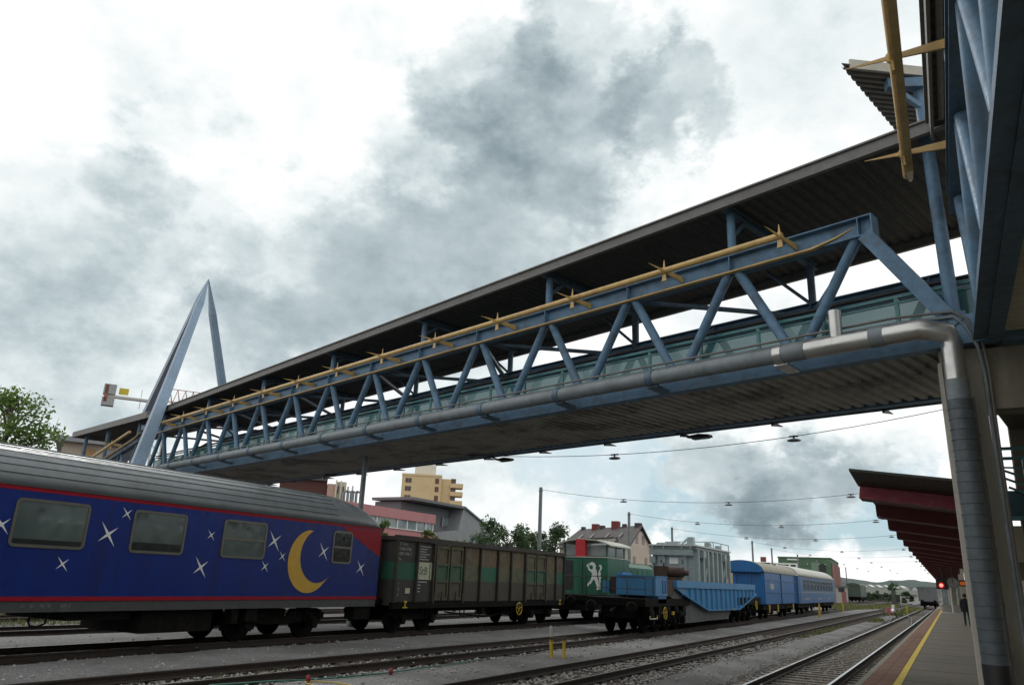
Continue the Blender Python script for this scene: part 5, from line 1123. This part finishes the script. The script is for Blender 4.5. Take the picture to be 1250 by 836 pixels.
for k in range(2):
    s_ = L*k/2; b = MB(); b.prism([V(s_, 0, -.2), V(s_+L/2-.02, 0, -.2), V(s_+L/2-.02, 0, zt_-1.6), V(s_+.6, 0, zt_), V(s_, 0, zt_-.5)], -n*12); fixn(b.build('gable', SHW, t))
# factory with vents
fc = thing('factory_block', tuple(AD(398, 640, 95)-Vector((0, 0, AD(398, 640, 95).z))), 'pinkish factory block with pale vent pipes seen under the bridge', 'building')
A, B = AD(335, 640, 95), AD(394, 640, 95); u, n, L = facade_frame(A, B); zf = lambda py_, D=95: AD(395, py_, D).z
fbox(MB(), A, u, n, 0, L, -10, 0, -.2, zf(587)).build('red_wing', mat('factory_red', (.075, .028, .022), .8, var=.15), fc); fbox(MB(), A, u, n, -.2, L, -10, .4, zf(587), zf(584)).build('roof_edge', SHD, fc)
FPK = mat('factory_pink', (.44, .29, .235), .8, var=.1); FCR = mat('factory_cream', (.52, .48, .38), .8, var=.1)
s0 = L+.05; mpx = L/59
fbox(MB(), A, u, n, s0, s0+mpx*11, -10, .3, -.2, zf(590)).build('pink_bay', FPK, fc)
b = fbox(MB(), A, u, n, s0+mpx*11.2, s0+mpx*24, -8, .1, -.2, zf(586.5)); b.build('cream_bay', FCR, fc)
for k, (a, c, t_) in enumerate(((10, 11.6, 585), (16, 17.6, 585.5), (25, 27.5, 592), (31, 33, 591))): fbox(MB(), A, u, n, s0+mpx*a, s0+mpx*c, .15, .6, 3, zf(t_)).build('vent_stack', TOWW, fc)
for k in range(3): b = MB(); c_ = Vector((A.x, A.y, 0))+u*(s0+mpx*(20+k*6.5))+n*.9; b.path([zv(c_, 5), zv(c_, zf(600)), zv(c_+u*.5, zf(598)), zv(c_+u*1.0, zf(600)), zv(c_+u*1.0, 5)], .16, 8); b.build('vent_pipe', PIPEG, fc)
for t in (13, 19.5): fbox(MB(), A, u, n, s0+mpx*t, s0+mpx*(t+1.6), .1, .16, zf(601), zf(592)).build('window', TOWD, fc)
# beige building at far left
be = thing('beige_building', tuple(AD(95, 640, 80)-Vector((0, 0, AD(95, 640, 80).z))), 'beige building with shallow roof at far left behind the coach', 'building')
A, B = AD(55, 640, 80), AD(140, 640, 80); u, n, L = facade_frame(A, B); z = AD(95, 541, 80).z
fbox(MB(), A, u, n, 0, L, -10, 0, -.2, z).build('wall', HW_, be); fbox(MB(), A, u, n, -.6, L+.6, -10, 1.0, z, z+.45).build('roof', GREYR, be); fbox(MB(), A, u, n, L*.3, L*.5, 0, .1, z-2.2, z-.4).build('window', mat('ochre_wall', (.38, .24, .12), .8), be)
fbox(MB(), A, u, n, L*.62, L*.95, 0, .1, z-2.0, z-.4).build('window', OGL, be)
# white garage-like panels behind the far landing
# ---- hills
HILL = mat('forest_hill', (.030, .052, .045), .95, var=.45, scale=.02, dirt=(.05, .075, .055), dirt_amt=.5, dirt_scale=.006)  # bluish tint puts distance haze into the colour, no air is built
b = MB(); rows = []
prof = [(-1400, 60), (-700, 70), (0, 75), (400, 85), (700, 70), (960, 40), (1022, 21.5), (1040, 19), (1060, 15.5), (1075, 17.5), (1090, 19), (1110, 18), (1130, 16), (1147, 15), (1200, 22), (1400, 40), (1900, 60)]
cols = []
for i in range(331):
    px = -1400+i*10 if i < 240 else None
    az = R(-75+i*.36)
    x, y = math.sin(az), math.cos(az)
    # height profile in degrees of azimuth turned into metres
    dv = Vector((x, y, 0)); 
    zc_ = dv.dot(fwd); 
    cols.append((x, y, az))
def hh(az):
    # elevation of the skyline around the yard; lowest right of the track's vanishing point
    d = math.degrees(az); tab = [(-75, 45), (-40, 40), (-25, 34), (-12, 30), (-7.5, 26), (-6.2, 19.5), (-5, 16.5), (-4.2, 15.5), (-3, 19), (-2, 19.5), (-1, 18), (.5, 18), (4, 26), (12, 40), (45, 50)]
    return lerp(tab, d)
for j, (D, f_) in enumerate(((900, 0), (960, .45), (1040, .8), (1150, 1.0), (1350, .8))):
    rows.append([(x*D, y*D, -3+(hh(az)*1.0+3)*f_*(D/1150)+(mnoise.noise((az*60, j*3.1, 0))*2.2+mnoise.noise((az*220, j*5.1, 2))*1.3)*f_) for x, y, az in cols])
b.loft(rows, closed=False, cap=False, smooth=True); b.build('hills', HILL, kind='structure')

# ---------------------------------------------------------------- trees
BARK = mat('bark', (.06, .048, .036), .9, var=.3)
def leafmat(name, c1, c2):
    m = bpy.data.materials.new(name); m.use_nodes = True; t = m.node_tree; q_ = G(t); b_ = t.nodes['Principled BSDF']
    v = q_.n('ShaderNodeTexCoord').outputs['Object']; nz = q_.noise(v, 1.1, 4); q_.l(q_.mix(q_.mr(nz.outputs[0], .35, .65), c1, c2), b_.inputs['Base Color'])
    b_.inputs['Roughness'].default_value = .6
    tl = q_.n('ShaderNodeBsdfTranslucent'); tl.inputs[0].default_value = (*[min(1, x*1.6) for x in c2], 1); mx = q_.n('ShaderNodeMixShader', i_0=.3)
    q_.l(b_.outputs[0], mx.inputs[1]); q_.l(tl.outputs[0], mx.inputs[2]); q_.l(mx.outputs[0], t.nodes['Material Output'].inputs[0]); MATS[name] = m; return m
LF1 = leafmat('leaf_fresh', (.055, .10, .018), (.10, .17, .03)); LF2 = leafmat('leaf_dark', (.022, .05, .02), (.045, .085, .03)); LF3 = leafmat('leaf_olive', (.06, .085, .025), (.12, .14, .04))
def tree(label, base, h, cr_, leafm, n, ls, seed, trunk_h=.35, clumps=26, cat='tree', name='tree', spread=1.0, group=None):
    rnd = random.Random(seed); base = Vector(base); root = thing(name, tuple(base), label, cat, group)
    top = base+Vector((0, 0, h)); cz0 = h*trunk_h; b = MB()
    tr_ = [base+Vector((rnd.uniform(-.1, .1)*t*h*.2, rnd.uniform(-.1, .1)*t*h*.2, h*t)) for t in (0, .2, .4, .6, .8)]
    r0 = h*.022; b.path(tr_, [r0*1.3, r0, r0*.8, r0*.55, r0*.25], 8)
    cl = []
    for i in range(clumps):
        t = rnd.uniform(0, 1); a = rnd.uniform(0, 6.283); zz_ = cz0+(h-cz0)*(t**.85); prof_ = math.sin(math.pi*min(.97, .12+.86*t))**.6
        rr = cr_*prof_*math.sqrt(rnd.uniform(.12, 1))*spread; c = base+Vector((rr*math.cos(a), rr*math.sin(a), zz_)); cl.append((c, cr_*rnd.uniform(.16, .34)))
        s0_ = base+Vector((0, 0, max(h*.15, zz_-cr_*.6))); b.path([s0_, (s0_+c)/2+Vector((0, 0, .1*cr_)), c], [r0*.4, r0*.22, r0*.06], 5)
        for _ in range(2):
            e = c+Vector((rnd.gauss(0, 1), rnd.gauss(0, 1), rnd.gauss(.4, .7)))*cr_*.25; b.path([c, e], [r0*.1, r0*.03], 4)
    b.build('trunk', BARK, root)
    f_ = MB()
    for _ in range(n):
        c, r_ = cl[rnd.randrange(len(cl))]; d = Vector((rnd.gauss(0, 1), rnd.gauss(0, 1), rnd.gauss(0, .8))); d = d.normalized()*r_*(rnd.random()**.4)*1.15
        p = c+d; s_ = ls*rnd.uniform(.6, 1.4); a = Vector((rnd.gauss(0, 1), rnd.gauss(0, 1), rnd.gauss(0, .6))).normalized(); bb_ = a.cross(Vector((rnd.gauss(0, 1), rnd.gauss(0, 1), rnd.gauss(0, 1)))).normalized()
        f_.add([p-a*s_, p+bb_*s_*.45, p+a*s_, p-bb_*s_*.45], [(0, 1, 2, 3)])
    f_.build('crown', leafm, root); return root
gz = lambda v, z=-.25: Vector((v.x, v.y, z))
tree('fresh green leafy tree behind the coach at the left edge', gz(AD(-8, 600, 42)), AD(0, 474, 42).z, 2.35, LF1, 4600, .12, 3, .3, 40)
for i, (px, py_, D, cr_, m, lb) in enumerate(((598, 636, 78, 2.6, LF2, 'dark tree just right of the grey gabled building'), (617, 644, 74, 2.4, LF2, 'dark rounded tree second from the grey gabled building'), (637, 645, 80, 2.2, LF2, 'dark narrow tree left of the tall lamp pole'), (652, 653, 84, 2.2, LF3, 'low olive tree right behind the tall lamp pole'), (677, 644, 82, 2.6, LF2, 'dark loose tree beside the long house'), (690, 662, 90, 2.4, LF2, 'low dark bush in front of the long house'))):
    tree(lb, gz(AD(px, 700, D)), AD(px, py_, D).z+.2, cr_, m, 3400, .15, 20+i, .25, 26, group='trees behind the wagons')
for i, (px, py_, D, m, lb) in enumerate(((463, 634, 60, LF1, 'bright green bush between coach and pink office'), (515, 645, 50, LF3, 'olive bush in front of the pink office, left one'), (526, 647, 50, LF3, 'olive bush in front of the pink office, right one'), (557, 659, 48, LF1, 'low green bush in front of the grey gabled building'))):
    tree(lb, gz(AD(px, 700, D)), AD(px, py_, D).z+.1, .95 if i < 3 else 1.6, m, 900, .11, 40+i, .2, 12, 'bush', 'bush', group='bushes in front of the offices')
for i, (px, D, h) in enumerate(((1062, 240, 3.2), (1070, 240, 2.6), (1091, 230, 4.4), (1107, 190, 2.5))):
    tree(['dark bush left of the far sheds', 'small dark bush by the far sheds', 'dark round tree before the saw tooth shed', 'low dark bush at the grey shed'][i], gz(AD(px, 733, D)), h, h*.55, LF2, 600, .3, 60+i, .1, 12, 'bush' if h < 4 else 'tree', 'bush' if h < 4 else 'tree', group='greenery at the far sheds')

# ---------------------------------------------------------------- tower crane
ck = thing('tower_crane', tuple(gz(AD(196, 640, 130), 0)), 'white tower crane with concrete counterweights behind the pylon', 'crane')
CWT = mat('counterweight_grey', (.30, .31, .31), .8, var=.1); CRN = mat('crane_white', (.45, .44, .42), .5, var=.08); CRR = mat('crane_red', (.30, .10, .07), .6, var=.1)
mp_ = AD(200, 492, 130); zj = mp_.z; mb = gz(mp_, 0); cj = AD(128, 481, 130); jb = AD(330, 508, 130); ud = (cj-mp_); ud.z = 0; ud.normalize(); side = Vector((-ud.y, ud.x, 0))
b = MB()
for sx_ in (-.7, .7):
    for sy_ in (-.7, .7): b.bar(mb+ud*sx_+side*sy_, mb+ud*sx_+side*sy_+Vector((0, 0, zj-1)), .14, .14)
z = 1.5
while z < zj-2:
    for sy_ in (-.7, .7): b.bar(mb+ud*-.7+side*sy_+Vector((0, 0, z)), mb+ud*.7+side*sy_+Vector((0, 0, z+1.5)), .08, .08)
    z += 1.5
b.build('mast', CRN, ck)
cl_ = (cj-mp_).length; o_ = mb+Vector((0, 0, zj))
b = MB(); b.bar(o_, o_+ud*cl_, .9, .35); b.build('counter_jib', CRN, ck)
for a, z0_, z1_, m in ((1.05, -1.0, 1.7, CRR), (.93, .25, 1.8, CWT), (.93, -1.5, -.25, CWT)): MB().bar(o_+ud*(cl_*a-.85)+Vector((0, 0, (z0_+z1_)/2)), o_+ud*(cl_*a+(.85 if m is CWT else -.35))+Vector((0, 0, (z0_+z1_)/2)), 1.4, z1_-z0_).build('counterweight', m, ck)
MB().bar(o_+ud*cl_*.62+Vector((0, 0, 1.0)), o_+ud*cl_*.78+Vector((0, 0, 1.0)), .1, 1.0).build('sign_board', mat('crane_sign', (.5, .42, .03), .6), ck)
MB().bar(o_+ud*cl_*.65+Vector((0, 0, 1.0))-side*.08, o_+ud*cl_*.75+Vector((0, 0, 1.0))-side*.08, .12, .5).build('sign_mark', mat('crane_sign_mark', (.10, .05, .03), .6), ck)
b = MB(); jl = (AD(330, 500, 130)-mp_).length
for k in range(14):
    a, c = -ud*(jl*k/14), -ud*(jl*(k+1)/14); m_ = (a+c)/2
    for sy_ in (-.5, .5):
        b.bar(o_+a+side*sy_+Vector((0, 0, .3)), o_+c+side*sy_+Vector((0, 0, .3)), .1, .1); b.bar(o_+a+side*sy_, o_+m_+Vector((0, 0, 2.4)), .07, .07); b.bar(o_+m_+Vector((0, 0, 2.4)), o_+c+side*sy_, .07, .07)
    b.bar(o_+a+Vector((0, 0, 2.4)), o_+c+Vector((0, 0, 2.4)), .1, .1)
b.build('jib', CRR, ck); MB().bar(o_+Vector((0, 0, -1.2))-ud*2, o_+Vector((0, 0, -1.2))-ud*.6, 1.1, 1.5).build('cab', CRN, ck)
b = MB(); b.tube(o_+ud*cl_*.4, o_+ud*cl_*.4+Vector((0, 0, 1.6)), .05, n=6); b.tube(o_+ud*cl_*.4+Vector((0, 0, -1.4)), o_+ud*cl_*.4, .05, n=6); b.build('rope', CRN, ck)

# ---------------------------------------------------------------- poles, span wires and their lamps
POLE = mat('pole_grey', (.17, .19, .20), .5, metal=.3, var=.12); WIRE = mat('wire', (.03, .03, .032), .5)
rows = [(24.4, -20.6, 7.05), (40.5, -20.6, 7.06), (55.3, -20.6, 6.95), (71, -22.2, 6.98), (90, -18.9, 6.9), (108, -20.2, 7.0), (126, -19.8, 7.0), (146, -19.8, 7.0), (168, -19.8, 7.0), (192, -20, 7.1)]
ordn = ['nearest', 'second', 'third', 'fourth', 'fifth', 'sixth', 'seventh', 'eighth', 'ninth', 'farthest']
lproto = None
def copy_tree(o, parent=None):
    c = o.copy(); COL.objects.link(c); c.parent = parent; LOC[c.name] = LOC[o.name]
    for ch in list(o.children): copy_tree(ch, c)
    return c
for i, (Y, X, z) in enumerate(rows):
    pl_ = thing('lamp_pole', (X, Y, -.25), ['grey pole under the bridge behind the sleeping car', 'tall grey pole behind the middle of the open wagon', 'grey pole in front of the long house', 'grey pole behind the transformer', 'grey pole behind the covered van'][i] if i < 5 else '%s grey wire pole counted from the bridge, far down the yard' % ordn[i], 'pole', 'span wire poles')
    b = MB(); b.tube((X, Y, -.25), (X, Y, z+.12), .125, .10, n=12); b.build('shaft', POLE, pl_); b = MB(); b.path([(X, Y, z-.12), (X, Y, z-.04)], .125, 12); b.build('clamp', POLE, pl_)
    XR = .6; lampx = [-15.4, -9.6, -3.7]
    def wz(x): t = (x-X)/(XR-X); return z+(7.1-z)*t-3.6*t*(1-t)*(1.0 if i < 6 else .9)
    b = MB(); b.path([(X+(XR-X)*k/24, Y, wz(X+(XR-X)*k/24)) for k in range(25)], .011 if i < 3 else .012, 5)
    b.build('span_wire', WIRE, None, '%s sagging span wire counted from the bridge' % ordn[i], 'wire', 'span wires', org=(X, Y, z))
    for k, x in enumerate(lampx):
        lab = '%s lamp on the %s span wire counted from the bridge' % (['left', 'middle', 'right'][k], ordn[i])
        zl = wz(x)
        if lproto is None:
            lproto = thing('hanging_lamp', (x, Y, zl), lab, 'lamp', 'lamps hanging on span wires')
            b = MB(); n_ = 16
            b.loft([[(x+.17*r_*math.cos(6.2832*j/n_)*1.25, Y+.14*r_*math.sin(6.2832*j/n_), zl-.12+w) for j in range(n_)] for r_, w in ((.35, .05), (.8, .03), (1, .0), (.95, -.025), (.7, -.04))], smooth=True); b.build('shade', POLE, lproto)
            b = MB(); b.tube((x, Y, zl-.06), (x, Y, zl+.03), .03, n=8); b.tube((x-.14, Y, zl), (x+.14, Y, zl+.005), .028, n=6); b.build('hanger', WIRE, lproto)
        else:
            c = copy_tree(lproto); c.location = (x, Y, zl); c['label'] = lab

# ---------------------------------------------------------------- small things along the tracks and platform
ys_ = thing('marker_stand', (-9.92, 20.54, -.1), 'small yellow steel stand with pale cap between the second and third track', 'post')
b = MB(); b.tube((-9.95, 20.5, -.12), (-9.97, 20.5, .45), .05, n=10); b.build('tall_leg', YEL2, ys_); MB().tube((-9.97, 20.5, .45), (-9.98, 20.5, .74), .045, n=10).build('cap', mat('cap_grey', (.33, .33, .28), .6), ys_)
MB().tube((-9.62, 20.62, -.12), (-9.63, 20.62, .42), .045, n=10).build('short_leg', YEL2, ys_); MB().bar((-9.99, 20.44, .42), (-9.53, 20.6, .43), .09, .07).build('cross_bar', BRN, ys_)
for X, Y, h, lb in ((-9.39, 68.7, 1.0, 'yellow post beside the crew coach bogie'), (-10.2, 92, .9, 'yellow post at the end of the crew coach'), (-4.6, 104, .8, 'pale yellow post beside the far turnout')):
    t = thing('yellow_post', (X, Y, -.2), lb, 'post', 'yellow posts'); MB().box(X-.08, X+.08, Y-.06, Y+.06, -.22, h*.75).build('body', YEL2, t); b = MB(); b.box(X-.05, X+.05, Y-.05, Y+.05, h*.75, h); b.build('top', YEL2, t)
t = thing('ground_signal', (-5.5, 90, -.2), 'squat pinkish red ground signal beside the turnout', 'signal'); RP = mat('signal_red_faded', (.40, .10, .11), .6)
MB().box(-5.85, -5.15, 89.8, 90.3, .05, .62).build('body', RP, t); MB().box(-5.35, -5.1, 89.6, 90.2, .5, .9).build('lantern', WHITE, t); MB().box(-5.7, -5.3, 89.9, 90.2, -.22, .05).build('foot', DARK, t)
t = thing('point_lever', (-4.6, 84, -.2), 'dark point lever with weight beside the turnout', 'lever'); MB().bar((-4.6, 84, -.2), (-4.9, 84.2, .45), .08, .08).build('arm', DARK, t); b = MB(); b.path([(-4.85, 84.1, .35), (-5.0, 84.3, .5)], .16, 10); b.build('weight', WHITE, t)
# hose on the gravel with red couplings
HOSE = mat('green_hose', (.02, .12, .09), .5); pts = [AZ(px, py_, -.045) for px, py_ in ((255, 836), (330, 831), (376, 829), (420, 826), (470, 821), (520, 814), (560, 809), (590, 804))]
hz_ = thing('garden_hose', tuple(pts[2]), 'thin green hose with red couplings lying on the gravel', 'hose'); MB().path(pts, .016, 8).build('line', HOSE, hz_)
for k, (px, py_) in enumerate(((376, 829), (477, 820))): c = AZ(px, py_, -.03); b = MB(); b.loft([[(c.x+.05*r_*math.cos(6.283*j/12), c.y+.05*r_*math.sin(6.283*j/12), c.z+w) for j in range(12)] for r_, w in ((.4, -.05), (.9, -.02), (1, .02), (.8, .06), (.3, .085))], smooth=True); b.build('coupling', mat('coupling_red', (.2, .015, .02), .6), hz_)
c = AZ(402, 835, -.06); b = MB(); b.path([c+Vector((.55*math.cos(6.283*k/20), .28*math.sin(6.283*k/20), 0)) for k in range(19)], .012, 6); b.build('yellow_cable', YEL2, None, 'loop of thin yellow cable on the gravel beside the hose', 'cable', org=tuple(c))

# platform furniture
c = AY(1149, 714, 60); t = thing('platform_signal', (c.x, c.y, c.z), 'signal glowing red under the far canopy edge', 'signal')
MB().box(c.x-.3, c.x+.42, c.y+.02, c.y+.25, c.z-.25, c.z+.5).build('housing', BLACK, t)
EM = bpy.data.materials.new('red_lamp'); EM.use_nodes = True; e_ = EM.node_tree.nodes['Principled BSDF']; e_.inputs['Base Color'].default_value = (.8, .05, .04, 1); e_.inputs['Emission Color'].default_value = (1, .08, .06, 1); e_.inputs['Emission Strength'].default_value = 6
b = MB(); b.path([(c.x, c.y-.04, c.z), (c.x, c.y+.02, c.z)], .11, 16); b.build('red_light', EM, t); b = MB(); b.path([(c.x, c.y-.02, c.z), (c.x, c.y+.02, c.z)], .22, 16); b.build('lens_ring', REDP, t)
MB().tube((c.x+.1, c.y+.15, c.z+.5), (c.x+.1, c.y+.15, 4.1), .03, n=8).build('hanger', DARK, t)
c = AY(1163, 711, 52); t = thing('platform_clock', tuple(c), 'round grey clock hanging under the canopy', 'clock')
b = MB(); b.path([(c.x, c.y-.06, c.z), (c.x, c.y+.1, c.z)], .30, 24); b.build('case', mat('clock_case', (.12, .12, .12), .4), t); b = MB(); b.path([(c.x, c.y-.07, c.z), (c.x, c.y-.061, c.z)], .26, 24); b.build('face', mat('clock_face', (.25, .25, .23), .5), t)
b = MB(); b.bar((c.x, c.y-.08, c.z), (c.x, c.y-.08, c.z+.19), .03, .01); b.bar((c.x, c.y-.08, c.z), (c.x+.10, c.y-.08, c.z-.06), .03, .01); b.build('hands', BLACK, t); MB().tube((c.x, c.y, c.z+.3), (c.x, c.y, 4.1), .025, n=8).build('hanger', DARK, t)
c = AY(1178, 712, 38.7); t = thing('train_display', tuple(c), 'dark hanging display glowing orange beside the clock', 'display')
MB().box(c.x-.22, c.x+.5, c.y, c.y+.15, c.z-.12, c.z+.14).build('housing', BLACK, t)
EO = bpy.data.materials.new('orange_display'); EO.use_nodes = True; e_ = EO.node_tree.nodes['Principled BSDF']; e_.inputs['Base Color'].default_value = (.2, .05, .01, 1); e_.inputs['Emission Color'].default_value = (1, .22, .03, 1); e_.inputs['Emission Strength'].default_value = .22
MB().box(c.x-.19, c.x+.47, c.y-.006, c.y, c.z-.07, c.z+.08).build('screen', EO, t); MB().tube((c.x+.1, c.y+.08, c.z+.14), (c.x+.1, c.y+.08, 4.1), .025, n=8).build('hanger', DARK, t)
pbd = thing('platform_pavilion', (.6, 92, .38), 'pale waiting pavilion with windows across the far platform', 'building')
PV = mat('pavilion_grey', (.26, .25, .23), .8, var=.1); PVW = mat('pavilion_white', (.55, .54, .5), .7)
MB().box(-.85, 1.55, 92, 100, .38, 1.15).build('plinth', PV, pbd); MB().box(-.85, 1.55, 92, 100, 3.0, 3.5).build('lintel', PV, pbd); MB().box(-.8, 1.55, 92.4, 100, 1.15, 3.0).build('inner_wall', mat('pavilion_inner', (.33, .34, .30), .6), pbd)
for x0, x1 in ((-.85, -.72), (-.2, -.05), (.55, .68), (1.3, 1.45)): MB().box(x0, x1, 91.95, 92.1, 1.15, 3.0).build('frame_post', PVW, pbd)
for x0, x1 in ((-.72, -.2), (.68, 1.3)): MB().box(x0, x1, 92.02, 92.05, 1.2, 2.95).build('pane', OGL, pbd)
MB().box(-1.0, 1.5, 90.6, 92.0, .382, .40).build('threshold', PVW, pbd)
cpp = AZ(1164, 748, .38); t = thing('canopy_post', (cpp.x, cpp.y, .38), 'slim white canopy post on the platform below the clock', 'post'); b = MB(); b.tube((cpp.x, cpp.y, .38), (cpp.x, cpp.y, 3.7), .085, n=12); b.build('shaft', PVW, t); MB().box(cpp.x-.15, cpp.x+.15, cpp.y-.15, cpp.y+.15, .38, .42).build('base_plate', PVW, t)

# ---------------------------------------------------------------- person walking away on the platform
def person(loc, label):
    root = thing('person', loc, label, 'person'); L = Vector(loc)
    J = dict(pel=(0, 0, .94), chest=(0, .03, 1.28), neck=(0, .02, 1.47), head0=(0, 0, 1.56), head1=(0, -.01, 1.68),
             lh=(-.10, 0, .90), lk=(-.11, -.06, .50), la=(-.11, .06, .09), lt=(-.12, -.10, .04), rh=(.10, 0, .90), rk=(.11, -.10, .50), ra=(.11, -.12, .09), rt=(.12, -.28, .04),
             ls=(-.19, .02, 1.40), le=(-.24, .06, 1.14), lw=(-.23, -.06, .90), lf=(-.22, -.10, .80), rs=(.19, .02, 1.40), re=(.24, -.02, 1.14), rw=(.24, -.14, .93), rf=(.23, -.18, .84))
    ed = [('pel', 'chest'), ('chest', 'neck'), ('neck', 'head0'), ('head0', 'head1'), ('pel', 'lh'), ('lh', 'lk'), ('lk', 'la'), ('la', 'lt'), ('pel', 'rh'), ('rh', 'rk'), ('rk', 'ra'), ('ra', 'rt'), ('chest', 'ls'), ('ls', 'le'), ('le', 'lw'), ('lw', 'lf'), ('chest', 'rs'), ('rs', 're'), ('re', 'rw'), ('rw', 'rf')]
    rad = dict(pel=.165, chest=.19, neck=.06, head0=.095, head1=.088, lh=.10, lk=.068, la=.05, lt=.045, rh=.10, rk=.068, ra=.05, rt=.045, ls=.085, le=.06, lw=.042, lf=.035, rs=.085, re=.06, rw=.042, rf=.035)
    ks = list(J); me = bpy.data.meshes.new('body'); me.from_pydata([J[k] for k in ks], [(ks.index(a), ks.index(c)) for a, c in ed], [])
    ob = bpy.data.objects.new('body', me); COL.objects.link(ob); ob.parent = root; LOC[ob.name] = LOC[root.name]
    ob.modifiers.new('skin', 'SKIN'); md = ob.modifiers.new('sub', 'SUBSURF'); md.levels = md.render_levels = 2
    for i, k in enumerate(ks): me.skin_vertices[0].data[i].radius = (rad[k], rad[k]*(.75 if k in ('pel', 'chest') else 1))
    me.skin_vertices[0].data[0].use_root = True
    m = bpy.data.materials.new('clothes'); m.use_nodes = True; t_ = m.node_tree; q_ = G(t_); sp = q_.n('ShaderNodeSeparateXYZ'); q_.l(q_.n('ShaderNodeTexCoord').outputs['Object'], sp.inputs[0])
    nz = q_.noise(None, 9); c_ = q_.mix(q_.m('GREATER_THAN', sp.outputs[2], .10), (.02, .018, .016), (.015, .045, .06)); c_ = q_.mix(q_.m('GREATER_THAN', sp.outputs[2], .86), c_, (.012, .012, .016)); c_ = q_.mix(q_.m('GREATER_THAN', sp.outputs[2], 1.49), c_, (.33, .19, .13))
    q_.l(c_, t_.nodes['Principled BSDF'].inputs['Base Color']); t_.nodes['Principled BSDF'].inputs['Roughness'].default_value = .85; me.materials.append(m)
    b_ = MB(); n_ = 12
    b_.loft([[(L.x+.105*r_*math.cos(6.283*j/n_), L.y+.01+.115*r_*math.sin(6.283*j/n_), L.z+z) for j in range(n_)] for r_, z in ((.9, 1.60), (1.02, 1.66), (.95, 1.72), (.7, 1.77), (.25, 1.79))], smooth=True); b_.build('hair', mat('hair_dark', (.02, .015, .012), .7), root)
    b_ = MB(); b_.loft([[(L.x+.21*f_*math.cos(6.283*j/14), L.y+.03+.15*f_*math.sin(6.283*j/14), L.z+z) for j in range(14)] for z, f_ in ((.78, 1.06), (.95, 1.02), (1.15, .98), (1.32, 1.0), (1.44, .72), (1.49, .4))], smooth=True); b_.build('jacket', mat('jacket_dark', (.014, .014, .02), .85), root)
    return root
person((.70, 53.0, PZ), 'person in dark jacket and blue trousers walking away along the platform')
